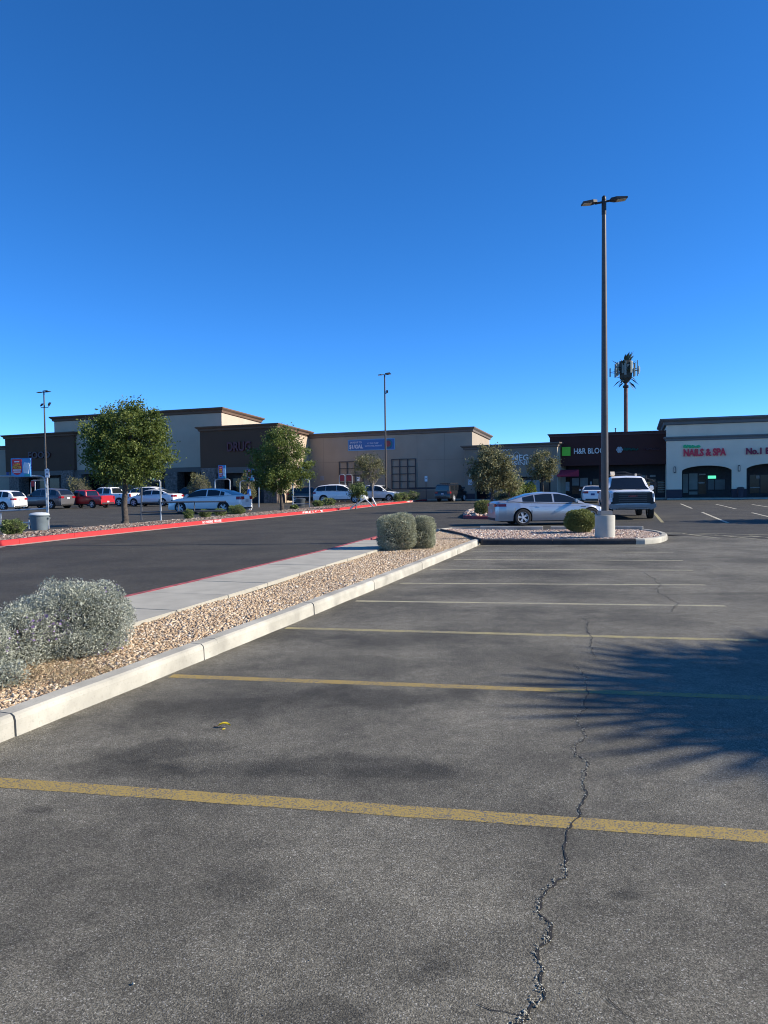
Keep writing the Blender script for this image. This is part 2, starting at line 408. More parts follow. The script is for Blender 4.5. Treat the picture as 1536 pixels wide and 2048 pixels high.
# ------------------------------------------------------------------ the long crack and its grit
crack_mat = M('crack_shadow', (0.018, 0.017, 0.016), 0.95, var=0.3, scale=40)
grit_mat = rampmat('pale_grit', [(0.0, (0.16, 0.14, 0.10)), (0.5, (0.36, 0.33, 0.25)), (1.0, (0.55, 0.52, 0.42))])
def z4(pts, ox=768, oy=1400, s=2.0): return [(ox + x / s, oy + y / s) for x, y in pts]
CR1 = z4([(500, 1330), (545, 1290), (570, 1270), (600, 1215), (650, 1200), (625, 1140), (630, 1080), (620, 1020), (665, 950), (665, 900), (615, 850), (620, 810), (660, 760), (690, 725), (740, 705),
          (730, 640), (722, 600), (730, 550), (755, 495), (785, 470), (785, 430), (815, 380), (800, 310), (825, 255), (765, 215), (770, 180), (810, 150), (800, 115), (770, 75), (810, 35)]) + \
      z4([(660, 865), (645, 840), (670, 790), (660, 710), (610, 650)], 900, 1060, 2.415)
CR1B = z4([(715, 625), (685, 590), (690, 520), (665, 490), (672, 440), (640, 425)], 900, 1060, 2.415)
CR2 = z4([(1070, 395), (1108, 355), (1050, 325), (1005, 300), (1020, 265), (990, 235), (940, 205)], 900, 1060, 2.415)
CR3 = z4([(360, 1215), (440, 1240), (500, 1255), (548, 1262)]); CR4 = z4([(900, 1200), (960, 1250), (1010, 1300)])
def crack(pix, w, grit):
    P = [g2(*p) for p in pix]; Q = []
    for a, b in zip(P[:-1], P[1:]):
        n_ = max(2, int((b - a).length / 0.035))
        for i in range(n_):
            d = b - a; e = math.sin(math.pi * i / n_)
            Q.append(a.lerp(b, i / n_) + Vector((random.gauss(0, 0.005), random.gauss(0, 0.004))) + Vector((-d.y, d.x)) * 0.05 * e * random.random())
    Q.append(P[-1]); vs = []; fs = []
    for i, p in enumerate(Q):
        d = (Q[min(i + 1, len(Q) - 1)] - Q[max(0, i - 1)]).normalized(); n_ = Vector((-d.y, d.x)); ww = w * (0.35 + random.random() * 1.0) / 2
        vs += [(p.x + n_.x * ww, p.y + n_.y * ww, 0.0026), (p.x - n_.x * ww, p.y - n_.y * ww, 0.0026)]
    fs = [(2 * i, 2 * i + 1, 2 * i + 3, 2 * i + 2) for i in range(len(Q) - 1)]
    MB().add(vs, fs).build('crack', crack_mat, parking_lot)
    c = []
    for i, p in enumerate(Q):
        k = grit if (math.sin(i * 0.11) > -0.45) else grit * 0.2
        for _ in range(np.random.default_rng(i).poisson(k)): c.append((p.x + random.gauss(-w * 0.7, w * 0.5), p.y + random.gauss(0, w * 0.8)))
    return c
gp_ = crack(CR1, 0.012, 11.0) + crack(CR1B, 0.012, 7.0) + crack(CR2, 0.013, 6.0) + crack(CR3, 0.004, 0.3) + crack(CR4, 0.003, 0.2)

CUBE = np.array([[-1, -1, -1], [1, -1, -1], [1, 1, -1], [-1, 1, -1], [-1, -1, 1], [1, -1, 1], [1, 1, 1], [-1, 1, 1]], float) * 0.5
CF = np.array([[3, 2, 1, 0], [4, 5, 6, 7], [0, 1, 5, 4], [1, 2, 6, 5], [2, 3, 7, 6], [3, 0, 4, 7]])
def rand_rot(n):
    q = rng.normal(size=(n, 4)); q /= np.linalg.norm(q, axis=1)[:, None]; w, x, y, z = q.T
    return np.stack([np.stack([1 - 2 * (y * y + z * z), 2 * (x * y - z * w), 2 * (x * z + y * w)], 1),
                     np.stack([2 * (x * y + z * w), 1 - 2 * (x * x + z * z), 2 * (y * z - x * w)], 1),
                     np.stack([2 * (x * z - y * w), 2 * (y * z + x * w), 1 - 2 * (x * x + y * y)], 1)], 1)
def stones(name, pts, size, mat, flat=0.8):
    n_ = len(pts); B = np.repeat(CUBE[None], n_, 0) + rng.normal(0, 0.11, (n_, 8, 3))
    top = B[:, :, 2] > 0
    B[:, :, 0] *= np.where(top, rng.uniform(0.45, 1.0, (n_, 1)), 1); B[:, :, 1] *= np.where(top, rng.uniform(0.45, 1.0, (n_, 1)), 1)
    sz = size * np.exp(rng.normal(0, 0.28, n_))
    B *= (sz[:, None] * rng.uniform(0.65, 1.25, (n_, 3)))[:, None, :]
    B = np.einsum('nij,nkj->nki', rand_rot(n_), B); B[:, :, 2] *= flat
    V = (B + np.asarray(pts)[:, None, :]).reshape(-1, 3)
    F = (CF[None] + (np.arange(n_) * 8)[:, None, None]).reshape(-1, 4)
    return np_mesh(name, V, F, mat, np.repeat(rng.random(n_), 8))
gr = link('crack_grit', stones('crack_grit', np.array([(x, y, 0.003) for x, y in gp_]), 0.0036, grit_mat, 0.45), parking_lot)
gr['kind'] = 'stuff'
# loose pale chips scattered over the lot
ch = []
for _ in range(70):
    y = 1.9 + random.random() ** 1.6 * 16; x = random.uniform(-0.55, 0.6) * y
    ch.append((x, y, 0.005))
ch = [c for c in ch if c[0] > -2.8 + 0.46 * (c[1] - 5) + 0.3]
o = link('loose_chips', stones('loose_chips', np.array(ch), 0.0045, grit_mat, 0.45)); tag(o, 'tiny pale stone chips scattered over the near asphalt', 'grit', kind='stuff')

# ================================================================== kerbs, sidewalk, gravel of the near planting strip
def conc(name, c, var=0.16, stain=0.5):
    mt, n, l, b = newmat(name)
    tc = n.new('ShaderNodeTexCoord'); V = tc.outputs['Object']
    n1 = n.new('ShaderNodeTexNoise'); n1.inputs['Scale'].default_value = 2.5; n1.inputs['Detail'].default_value = 7; l.new(V, n1.inputs['Vector'])
    n2 = n.new('ShaderNodeTexNoise'); n2.inputs['Scale'].default_value = 46; n2.inputs['Detail'].default_value = 9; n2.inputs['Roughness'].default_value = 0.75; l.new(V, n2.inputs['Vector'])
    a = n.new('ShaderNodeMapRange'); a.inputs[1].default_value = 0.32; a.inputs[2].default_value = 0.68; a.inputs[3].default_value = 1 - var; a.inputs[4].default_value = 1 + var * 0.6; l.new(n1.outputs['Fac'], a.inputs[0])
    d = n.new('ShaderNodeMapRange'); d.inputs[1].default_value = 0.30; d.inputs[2].default_value = 0.46; d.inputs[3].default_value = 1 - stain * 0.55; d.inputs[4].default_value = 1; l.new(n2.outputs['Fac'], d.inputs[0])
    mu = n.new('ShaderNodeMath'); mu.operation = 'MULTIPLY'; l.new(a.outputs[0], mu.inputs[0]); l.new(d.outputs[0], mu.inputs[1])
    s_ = n.new('ShaderNodeVectorMath'); s_.operation = 'SCALE'; s_.inputs[0].default_value = c; l.new(mu.outputs[0], s_.inputs['Scale'])
    l.new(s_.outputs[0], b.inputs['Base Color']); b.inputs['Roughness'].default_value = 0.85
    bp = n.new('ShaderNodeBump'); bp.inputs['Strength'].default_value = 0.35; bp.inputs['Distance'].default_value = 0.006
    l.new(n2.outputs['Fac'], bp.inputs['Height']); l.new(bp.outputs[0], b.inputs['Normal'])
    MATS[name] = mt; return mt
kerb_mat = conc('kerb_concrete', (0.42, 0.39, 0.315), 0.30, 0.5)
walk_mat = conc('sidewalk_concrete', (0.40, 0.37, 0.295), 0.14, 0.25)
red_mat = M('red_kerb_paint', (0.50, 0.022, 0.02), 0.6, var=0.16, scale=5, bump=0.2, bscale=70)
redw_mat = M('worn_red_kerb_paint', (0.36, 0.075, 0.07), 0.7, var=0.45, scale=9, bump=0.2, bscale=70)
pink_mat = M('gutter_pan', (0.40, 0.29, 0.24), 0.85, var=0.2, scale=4)
def plen(P): return sum((b - a).length for a, b in zip(P[:-1], P[1:]))
def upto(P, q):                             # length along P nearest to q
    best = (1e9, 0); s_ = 0
    for a, b in zip(P[:-1], P[1:]):
        L = (b - a).length; t = max(0, min(1, (q - a).dot(b - a) / L / L)); d = (a.lerp(b, t) - q).length
        if d < best[0]: best = (d, s_ + t * L)
        s_ += L
    return best[1]
PROF = [(0.0, -0.03), (0.004, 0.105), (0.014, 0.135), (0.035, 0.15), (0.155, 0.153), (0.155, -0.03)]
curb = tag(sweep(K_P, [(0.02, -0.03), (0.025, 0.09), (0.14, 0.09), (0.14, -0.03)]).build('curb', crack_mat), kind='structure')
cuts = [upto(K_P, g2(*p)) for p in [(33, 1473), (410, 1320), (437, 1308.5), (629, 1229.5), (749, 1179.5), (845, 1139), (915, 1109)]]
cuts = [cuts[0] - 3.0, cuts[0] - 6.0] + cuts
for seg in split_path(resample(K_P, 0.5), cuts, 0.012):
    seg = [p + Vector((random.gauss(0, 0.003), random.gauss(0, 0.003))) for p in seg]
    sweep(seg, PROF).build('curb_stone', kerb_mat, curb, bevel=0)
# sidewalk slabs with a red-painted road edge
sidewalk = tag(MB().slab([*O_P, *I_P[::-1]], -0.03, 0.10).build('sidewalk', crack_mat), kind='structure')
def pt_at(P, s_):
    for a, b in zip(P[:-1], P[1:]):
        L = (b - a).length
        if s_ <= L: return a.lerp(b, s_ / L)
        s_ -= L
    return P[-1]
O_IN = [p + Vector((0.13, -0.05)) for p in O_P]
LO, LI = plen(O_IN), plen(I_P); NS = int(LO / 1.55)
for i in range(NS):
    t0, t1 = i / NS, (i + 1) / NS; e = 0.005 / LO
    a_ = pt_at(I_P, (t0 + e) * LI); c_ = pt_at(I_P, (t1 - e) * LI)
    q = [pt_at(O_IN, upto(O_IN, a_)), a_, c_, pt_at(O_IN, upto(O_IN, c_))]
    if (q[0] - q[3]).length < 0.3: continue
    MB().slab(q, 0.0, ZS + random.uniform(-0.002, 0.002)).build('slab', walk_mat, sidewalk, bevel=0.008)
redk = tag(sweep(O_P, [(0.0, 0.0), (0.0, 0.10), (-0.13, 0.10), (-0.13, 0.0)]).build('red_curb', crack_mat), kind='structure')
for seg in split_path(resample(O_P, 0.5), [k * 3.05 for k in range(1, 20)], 0.01):
    sweep(seg, [(0.0, 0.0), (-0.002, 0.14), (-0.02, 0.152), (-0.125, 0.154), (-0.125, 0.0)]).build('curb_stone', redw_mat, redk)

# gravel
bed_mat = M('gravel_soil', (0.26, 0.19, 0.13), 0.95, var=0.35, scale=14, bump=0.8, bscale=45)
tan_gravel = rampmat('tan_gravel', [(0.0, (0.27, 0.175, 0.10)), (0.28, (0.43, 0.30, 0.18)), (0.62, (0.54, 0.40, 0.255)), (0.86, (0.62, 0.50, 0.35)), (1.0, (0.70, 0.62, 0.50))])
pink_gravel = rampmat('pink_gravel', [(0.0, (0.20, 0.11, 0.085)), (0.3, (0.38, 0.25, 0.19)), (0.6, (0.50, 0.38, 0.29)), (0.85, (0.56, 0.47, 0.38)), (1.0, (0.64, 0.58, 0.52))])
brown_gravel = rampmat('brown_gravel', [(0.0, (0.09, 0.06, 0.045)), (0.4, (0.20, 0.135, 0.10)), (0.8, (0.33, 0.25, 0.19)), (1.0, (0.55, 0.48, 0.42))])
def bed_z(x, y): return 0.092 + 0.012 * np.sin(x * 2.1 + y * 0.7) + 0.010 * np.sin(y * 1.9 - x * 1.3)
def scatter(poly, dens, zfun, zoff=0.006):
    xs = [p[0] for p in poly]; ys = [p[1] for p in poly]; A = (max(xs) - min(xs)) * (max(ys) - min(ys))
    n_ = int(A * dens); P = np.stack([rng.uniform(min(xs), max(xs), n_), rng.uniform(min(ys), max(ys), n_)], 1); P = P[pip(P, poly)]
    return np.column_stack([P, zfun(P[:, 0], P[:, 1]) + zoff + rng.uniform(-0.006, 0.006, len(P))])
K_IN = [p + Vector((-d.y, d.x)) * 0.15 for p, d in zip(K_P, [(K_P[min(i + 1, len(K_P) - 1)] - K_P[max(i - 1, 0)]).normalized() for i in range(len(K_P))])]
EDGE = [g2(*p, 0.11) for p in [(965, 1083.5), (935, 1074), (905, 1066), (882, 1062)]]
strip = [p for p in K_IN] + EDGE + [p for p in I_P[::-1]]
k0 = [p for p in strip if p.y > 3.0]
strip_near = [pt_at(K_IN, upto(K_IN, Vector((-4.0, 3.3))))] + [p for p in K_IN if p.y > 3.4] + EDGE + [p for p in I_P[::-1] if p.y > 3.4] + [pt_at(I_P, upto(I_P, Vector((-6.0, 3.3))))]
def bed(name, poly, mat, zf=None, lift=0.0):
    return tag(MB().add([(p[0], p[1], 0.082 + lift) for p in poly], [tuple(range(len(poly)))]).build(name, mat), kind='structure')
bed('planting_bed', strip, bed_mat)
tag(link('gravel', stones('gravel', scatter(strip_near, 4300, bed_z), 0.0192, tan_gravel)), 'tan crushed gravel filling the planting strip beside the sidewalk', 'gravel', kind='stuff')
# island at the end of the row
isl_front = [g2(*p) for p in [(962, 1089.8), (1080, 1089.6), (1200, 1089.4), (1290, 1088.8), (1318, 1086), (1333, 1081), (1334, 1076.5), (1322, 1072), (1305, 1069), (1286, 1067)]]
isl_ring = catmull(isl_front[:4], 3)[:-1] + catmull(isl_front[3:], 4)
icurb = tag(sweep(isl_ring, [(0.02, -0.02), (0.025, 0.09), (0.13, 0.09), (0.13, -0.02)]).build('island_curb', crack_mat), kind='structure')
dark_kerb_mat = M('dark_kerb', (0.035, 0.034, 0.034), 0.8, var=0.35, scale=6, bump=0.2)  # front stones near-black, stones round the tip keep the concrete colour
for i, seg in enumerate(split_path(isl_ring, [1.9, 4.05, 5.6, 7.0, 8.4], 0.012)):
    sweep(seg, PROF).build('curb_stone', dark_kerb_mat if i < 2 else kerb_mat, icurb)
bcurb = tag(sweep(isl_back[1:], [(0.0, -0.02), (0.0, 0.05), (0.12, 0.05), (0.12, -0.02)]).build('back_curb', crack_mat), kind='structure')
BP = [(0.0, 0.0), (0.006, 0.20), (0.025, 0.225), (0.13, 0.225), (0.15, 0.2), (0.15, 0.0)]
bk = resample(isl_back, 0.6)
cutb = [upto(bk, g2(960, 1065.5)), upto(bk, g2(1086, 1066)), upto(bk, g2(1101, 1066.2)), upto(bk, g2(1190, 1066.3))]
for i, seg in enumerate(split_path(bk, cutb, 0.012)):
    if i == 2: continue                     # drainage gap
    sweep(seg, BP if i else [(0.0, 0.0), (0.006, 0.13), (0.03, 0.15), (0.13, 0.15), (0.15, 0.13), (0.15, 0.0)]).build('curb_stone', kerb_mat, bcurb)
isl_poly = [p + Vector((0, 0.13)) for p in isl_ring[:10]] + [p + (Vector((7.0, 22.5)) - p).normalized() * 0.14 for p in isl_ring[10:]] + [p + Vector((0, -0.02)) for p in isl_back[::-1]] + EDGE[::-1]
bed('island_bed', isl_poly, bed_mat)
tag(link('gravel', stones('island_gravel', scatter(isl_poly, 1500, lambda x, y: 0.092 + 0.012 * np.sin(x * 1.1), 0.008), 0.030, pink_gravel)), 'pinkish gravel on the island around the tall lamp base', 'gravel', kind='stuff')
shade_strip = sweep(resample(EDGE, 0.4), [(0.0, 0.05), (0.0, 0.185), (0.03, 0.185), (0.03, 0.05)]).build('curb_shade_strip', M('curb_shade_dark', (0.03, 0.026, 0.022), 0.8))  # dark colour stands for the shaded face of the strip's end kerb
tag(shade_strip, 'thin dark strip standing for the shaded end curb face between tan and island gravel', 'shade_strip')

# ------------------------------------------------------------------ far planter with the bright red kerb
FB_PX = [(-260, 1135), (-120, 1112), (0, 1093), (150, 1076), (320, 1058), (480, 1041), (640, 1025), (760, 1011), (820, 1004.8), (846, 1002)]
BB_PX = [(-260, 1100), (-120, 1081), (47, 1064), (206, 1051), (360, 1038), (500, 1025.5), (640, 1013), (760, 1002.8), (836, 999)]
FB = [g2(*p) for p in FB_PX]; BB = [g2(*p, 0.15) for p in BB_PX]
fcurb = tag(sweep(FB, [(0.02, -0.02), (0.03, 0.10), (0.14, 0.10), (0.14, -0.02)]).build('fire_lane_curb', crack_mat), kind='structure')
fj = [upto(FB, g2(*p)) for p in [(37, 1088.5), (147, 1076), (242, 1066), (268, 1063.5), (360, 1054), (500, 1039)]]
fj += [fj[-1] + k * 3.1 for k in range(1, 14)] + [fj[0] - 3, fj[0] - 6]
FPROF = [(0.0, 0.0), (0.012, 0.14), (0.035, 0.165), (0.16, 0.168), (0.16, 0.0)]
for seg in split_path(resample(FB, 0.8), fj, 0.014): sweep(seg, FPROF).build('curb_stone', red_mat, fcurb)
tag(sweep(resample(FB, 1.0), [(-0.22, 0.003), (-0.22, 0.009), (0.0, 0.011), (0.0, 0.003)]).build('gutter', pink_mat), kind='structure')
end = [FB[-1], FB[-1] + Vector((0.55, 1.2)), BB[-1] + Vector((0.3, 0.5)), BB[-1]]
sweep(catmull(end, 4), FPROF).build('curb_stone', red_mat, fcurb)
bc2 = tag(sweep(resample(BB, 1.5), [(-0.14, 0.0), (-0.14, 0.145), (0.0, 0.155), (0.0, 0.0)]).build('planter_back_curb', kerb_mat), kind='structure')
fpoly = [p + Vector((-0.1, 0.12)) for p in FB] + [p + Vector((0.03, -0.12)) for p in BB[::-1]]
bed('far_planting_bed', fpoly, M('dark_soil', (0.13, 0.09, 0.065), 0.95, var=0.35, scale=8), lift=0.03)
tag(link('gravel', stones('far_gravel', scatter(fpoly, 330, lambda x, y: 0.115 + 0 * x, 0.012), 0.05, brown_gravel)), 'brown gravel in the planter behind the bright red curb', 'gravel', kind='stuff')
# fire lane lettering on the red kerb
lt_white = M('curb_letter_white', (0.78, 0.74, 0.70), 0.7, var=0.15, scale=20)
for (s, xa, xb), lb in zip([('NO PARKING  FIRE LANE', 394, 432), ('FIRE LANE', 589, 628), ('FIRE LANE', 808, 826)],
                           ['white stencilled lettering on the red curb before the white sedan', 'white fire lane lettering on the red curb below the second tree', 'white lettering at the far tip of the red curb']):
    pa = pt_at(FB, upto(FB, g2(xa, 1049 - (xa - 394) * 0.105))); pb = pt_at(FB, upto(FB, g2(xb, 1049 - (xb - 394) * 0.105)))
    fr = Frame(pa, pb); o = thing('curb_lettering', lb, 'lettering', fr.o, fr.rz, 'lettering on the red curb')
    text(o, s, (0, fr.len, 0.04, 0.155), -0.006, lt_white, bold=0.01, depth=0.008, name='letter')

# island with the red kerb beyond the silver car
i2 = [g2(*p) for p in [(926, 1036.5), (945, 1038.5), (1000, 1039), (1160, 1040), (1168, 1030), (1150, 1014), (1000, 1013), (960, 1018), (930, 1030)]]
i2r = catmull(i2 + [i2[0]], 3)[:-1]
c2 = tag(sweep(i2r, [(0.0, 0.0), (0.012, 0.13), (0.03, 0.15), (0.14, 0.15), (0.14, 0.0)], closed=True).build('island_curb', M('dark_red_kerb_paint', (0.30, 0.04, 0.04), 0.7, var=0.3)), kind='structure')
cen = sum(i2r, Vector((0, 0))) / len(i2r); i2p = [p.lerp(cen, 0.03) for p in i2r]
bed('tree_island_bed', i2p, bed_mat, lift=0.03)
tag(link('gravel', stones('tree_island_gravel', scatter(i2p, 60, lambda x, y: 0.13 + 0 * x, 0.02), 0.12, pink_gravel)), 'pinkish gravel on the tree island beyond the silver coupe', 'gravel', kind='stuff')
# ================================================================== buildings
def cornice(u0, u1, y0, y1, zt, h, out, skew=0.0):
    prof = [(0.0, -h), (out * 0.35, -h * 0.92), (out * 0.45, -h * 0.55), (out * 0.9, -h * 0.28), (out, -h * 0.2), (out, 0.0), (-0.15, 0.0), (-0.15, -h)]
    mb = MB(); vs = []
    for (cx, sx, cy, sy) in ((u0, -1, y0, -1), (u1, 1, y0, -1), (u1, 1, y1, 1), (u0, -1, y1, 1)):
        for (o_, z_) in prof: vs.append((cx + sx * o_ + skew * cy, cy + sy * o_, zt + z_))
    q = len(prof); fs = [(i * q + t, i * q + (t + 1) % q, ((i + 1) % 4) * q + (t + 1) % q, ((i + 1) % 4) * q + t) for i in range(4) for t in range(q)]
    return mb.add(vs, fs)
def stucco(name, c, var=0.07): return M(name, c, 0.9, var=var, scale=0.5, bump=0.25, bscale=35, spec=0.2)
cream = stucco('cream_stucco', (0.50, 0.40, 0.30)); tanst = stucco('tan_stucco', (0.37, 0.305, 0.235))
brown = stucco('brown_stucco', (0.11, 0.064, 0.042)); trimb = stucco('brown_trim', (0.15, 0.095, 0.065))
greyt = stucco('grey_trim', (0.17, 0.14, 0.12)); taupe = stucco('taupe_stucco', (0.26, 0.21, 0.16))
maroon = stucco('maroon_stucco', (0.075, 0.032, 0.028)); whites = stucco('white_stucco', (0.80, 0.67, 0.50)); slate = stucco('slate_trim', (0.17, 0.18, 0.18))
dkbase = stucco('dark_base', (0.075, 0.06, 0.07)); stone = M('ledge_stone', (0.17, 0.13, 0.11), 0.9, var=0.55, scale=5, bump=0.8, bscale=6)
dglass = M('storefront_glass', (0.012, 0.014, 0.016), 0.12, var=0.05, spec=0.3)
dkframe = M('dark_window_frame', (0.02, 0.02, 0.022), 0.4, metal=0.4)
blind = M('window_blind', (0.30, 0.30, 0.28), 0.7, var=0.2, scale=2); poster = M('poster_paper', (0.45, 0.46, 0.47), 0.6, var=0.2, scale=3)
dim = M('dim_interior', (0.045, 0.045, 0.05), 0.8, var=0.4, scale=1.5)
trel = M('trellis_metal', (0.045, 0.045, 0.055), 0.5, metal=0.3)
roofm = M('flat_roof', (0.35, 0.34, 0.32), 0.9)
def rect(fr, x0, y0, x1, y1, yo=0.0):
    ua, za = fr.uv(x0, y0, yo); ub, zb = fr.uv(x1, y1, yo); return min(ua, ub), max(ua, ub), min(za, zb), max(za, zb)
def pane(fr, parent, x0, y0, x1, y1, mat, yo=0.0, th=0.04, name='window_pane', frame=None):
    u0, u1, z0, z1 = rect(fr, x0, y0, x1, y1, yo)
    o_ = MB().box(u0, u1, yo - th, yo - 0.003, z0, z1).build(name, mat, parent)
    if frame:
        w = frame; mb = MB()
        mb.box(u0 - w, u1 + w, yo - th - 0.02, yo - 0.006, z1, z1 + w).box(u0 - w, u1 + w, yo - th - 0.02, yo - 0.006, z0 - w, z0)
        mb.box(u0 - w, u0, yo - th - 0.02, yo - 0.006, z0, z1).box(u1, u1 + w, yo - th - 0.02, yo - 0.006, z0, z1)
        mb.build('window_frame', dkframe, parent)
    return o_
def child(name, mb, mat, root, fr, bevel=0):
    o_ = mb.build(name, mat, root, bevel=bevel); o_.location = fr.o - Vector(root.location); o_.rotation_euler = (0, 0, fr.rz); return o_
def sign(fr, name, label, group=None): return thing(name, label, 'sign', fr.o, fr.rz, group)

# ---- the long supermarket: main wall, entrance blocks, long right wing
store = thing('supermarket', 'long cream and brown supermarket with stepped blocks and brown cornices', 'building', gp(615, 93.2))
fW = Frame(gp(615, 93.2), gp(945, 84.8)); LW = fW.len; HW = fW.uv(780, 861)[1]
w = child('wall', MB().box(0, LW, 0, 16, 0, HW - 0.1, -0.147), tanst, store, fW)
cornice(0, LW, 0, 16, HW, 0.55, 0.40, -0.147).build('cornice', greyt, w)
u0 = fW.us(818)
MB().box(u0, LW + 0.02, -0.04, 0.0, 0, fW.uv(860, 981)[1]).build('wainscot', taupe, w)
MB().box(u0, LW + 0.04, -0.08, 0.0, fW.uv(860, 978)[1], fW.uv(860, 974.5)[1]).build('band', trel, w)
for x0, x1, ya, yb in ((679, 727, 924, 978), (784, 832, 919, 977)):
    a, b, za, zb = rect(fW, x0, ya, x1, yb); mb = MB(); t = 0.09
    for i in range(4): q = a + (b - a) * i / 3; mb.box(q - t / 2, q + t / 2, -0.14, -0.06, za, zb)
    for i in range(5): q = za + (zb - za) * i / 4; mb.box(a - t / 2, b + t / 2, -0.16, -0.08, q - t / 2, q + t / 2)
    tr_ = mb.build('trellis', trel, w)
jm = M('control_joint', (0.16, 0.14, 0.125), 0.9)
for x in (648, 716, 835, 890): MB().box(fW.us(x) - 0.012, fW.us(x) + 0.012, -0.004, 0.002, 0.1, HW - 0.6).build('control_joint', jm, w)
MB().box(0.02, LW, -0.005, 0.001, fW.uv(780, 922)[1], fW.uv(780, 922)[1] + 0.024).build('control_joint', jm, w)
pane(fW, w, 640, 952, 648, 961, M('wall_notice', (0.30, 0.30, 0.32), 0.6), 0.0, name='notice')
MB().box(-0.05, LW, 0.2, 15.8, HW - 0.5, HW - 0.4, -0.147).build('roof', roofm, w)

fD = Frame(gp(402, 84.3), gp(556, 80.5)); HD = fD.uv(500, 849)[1]
zD = fD.uv(480, 934)[1]
d = child('entrance_block', MB().box(0, fD.len, 0, 13.2, zD, HD - 0.1, -0.23), brown, store, fD)
MB().box(0.1, fD.len - 0.05, 1.6, 13, 0, zD, -0.23).build('storefront', dim, d)
cornice(0, fD.len, 0, 13.2, HD, 0.52, 0.40, -0.23).build('cornice', trimb, d)
MB().box(fD.len + 0.004, fD.len + 0.05, 0.1, 13, 0, HD - 0.7, -0.23).build('side_wall', stucco('sand_stucco', (0.46, 0.36, 0.26)), d)
for x0, x1 in ((404, 434), (528, 555)):
    a = fD.us(x0); b = fD.us(x1); MB().box(a, b, -0.12, 1.5, 0, zD - 0.02).build('stone_pier', stone, d, bevel=0.04)
MB().box(fD.us(434) + 0.01, fD.us(528) - 0.01, -0.05, 0.3, zD - 0.65, zD - 0.01).build('fascia', greyt, d)
for x0, x1 in ((440, 462), (466, 492), (496, 520)): pane(fD, d, x0, 957, x1, 990, dglass, 1.6, name='window_pane', frame=0.06)

fB = Frame(gp(112, 96.7), gp(446, 88.0)); HB = fB.uv(300, 823)[1]; zB = fB.uv(360, 935)[1]
b_ = child('main_wall', MB().box(0, fB.len, 0, 14, zB, HB - 0.1, -0.2), cream, store, fB)
MB().box(0.1, fB.len - 0.1, 2.2, 13.8, 0, zB, -0.2).build('storefront', dim, b_)
cornice(0, fB.len, 0, 14, HB, 0.62, 0.45, -0.2).build('cornice', trimb, b_)
MB().box(0, fB.len, -0.1, 0.25, zB - 0.55, zB - 0.01).build('fascia', greyt, b_)
for x0, x1 in ((333, 358), (395, 404), (150, 166)): MB().box(fB.us(x0), fB.us(x1), -0.3, 1.2, 0, zB - 0.56).build('stone_pier', stone, b_, bevel=0.04)
for x0 in range(160, 400, 24): pane(fB, b_, x0, 952, x0 + 21, 992, dglass, 2.2, name='window_pane', frame=0.06)

fF = Frame(gp(13, 100.2), gp(150, 95.1)); HF = fF.uv(80, 867)[1]; zF = fF.uv(120, 941)[1]
f_ = child('entrance_block', MB().box(0, fF.len, 0, 9, zF, HF - 0.1), brown, store, fF)
MB().box(0.1, fF.len - 0.1, 1.6, 8.8, 0, zF).build('storefront', dim, f_)
cornice(0, fF.len, 0, 9, HF, 0.52, 0.40).build('cornice', trimb, f_)
for x0, x1 in ((20, 40), (124, 148)): MB().box(fF.us(x0), fF.us(x1), -0.12, 1.5, 0, zF - 0.02).build('stone_pier', stone, f_, bevel=0.04)
MB().box(fF.us(40) + 0.01, fF.us(124) - 0.01, -0.05, 0.3, zF - 0.6, zF - 0.01).build('fascia', greyt, f_)
for x0, x1 in ((52, 74), (78, 98), (100, 120)): pane(fF, f_, x0, 957, x1, 992, dglass, 1.6, name='window_pane', frame=0.06)

fL = Frame(gp(-180, 108.0), gp(22, 101.3)); HL = fL.uv(5, 892)[1]
l_ = child('side_wing', MB().box(0, fL.len, 0, 10, 0, HL - 0.1), tanst, store, fL)
cornice(0, fL.len, 0, 10, HL, 0.5, 0.3).build('cornice', greyt, l_)
pane(fL, l_, 13, 909, 21, 953, M('blue_panel', (0.02, 0.035, 0.22), 0.5), 0.0, th=0.12, name='blue_panel')

dred = M('dark_red_letter', (0.10, 0.012, 0.018), 0.5, var=0.1); dkl = M('dark_letter', (0.055, 0.012, 0.018), 0.5)
s_ = sign(fD, 'wall_sign', 'dark red DRUG letters on the brown entrance block'); text(s_, 'DRUG', rect(fD, 455, 884, 503, 902), -0.01, dred, 0.03, 0.15)
s_ = sign(fF, 'wall_sign', 'dark FOOD letters on the leftmost brown block'); text(s_, 'FOOD', rect(fF, 58, 904, 102, 916), -0.01, dkl, 0.03, 0.15)

# banner on the long wall
bn = sign(fW, 'wall_banner', 'wide blue fuel savings banner on the long tan wall')
bx = rect(fW, 696, 879, 790, 901); u0, u1 = bx[0], bx[1]; z0 = fW.uv(743, 900.5)[1]; z1 = fW.uv(743, 878)[1]
MB().box(u0, u1, -0.05, -0.004, z0, z1).build('panel', M('banner_edge', (0.16, 0.38, 0.60), 0.6, var=0.05), bn)
MB().box(u0 + 0.08, u1 - 0.08, -0.058, -0.05, z0 + 0.08, z1 - 0.08).build('panel', M('banner_blue', (0.035, 0.15, 0.40), 0.6, var=0.05), bn)
bw = M('banner_white', (0.62, 0.66, 0.72), 0.6)
L_ = u1 - u0; h_ = z1 - z0
text(bn, 'SAVE UP TO', (u0 + 0.05 * L_, u0 + 0.30 * L_, z0 + 0.66 * h_, z0 + 0.82 * h_), -0.06, bw, 0.01, 0.012, 'letter')
text(bn, '$1/GAL', (u0 + 0.03 * L_, u0 + 0.33 * L_, z0 + 0.14 * h_, z0 + 0.54 * h_), -0.06, bw, 0.03, 0.012, 'letter')
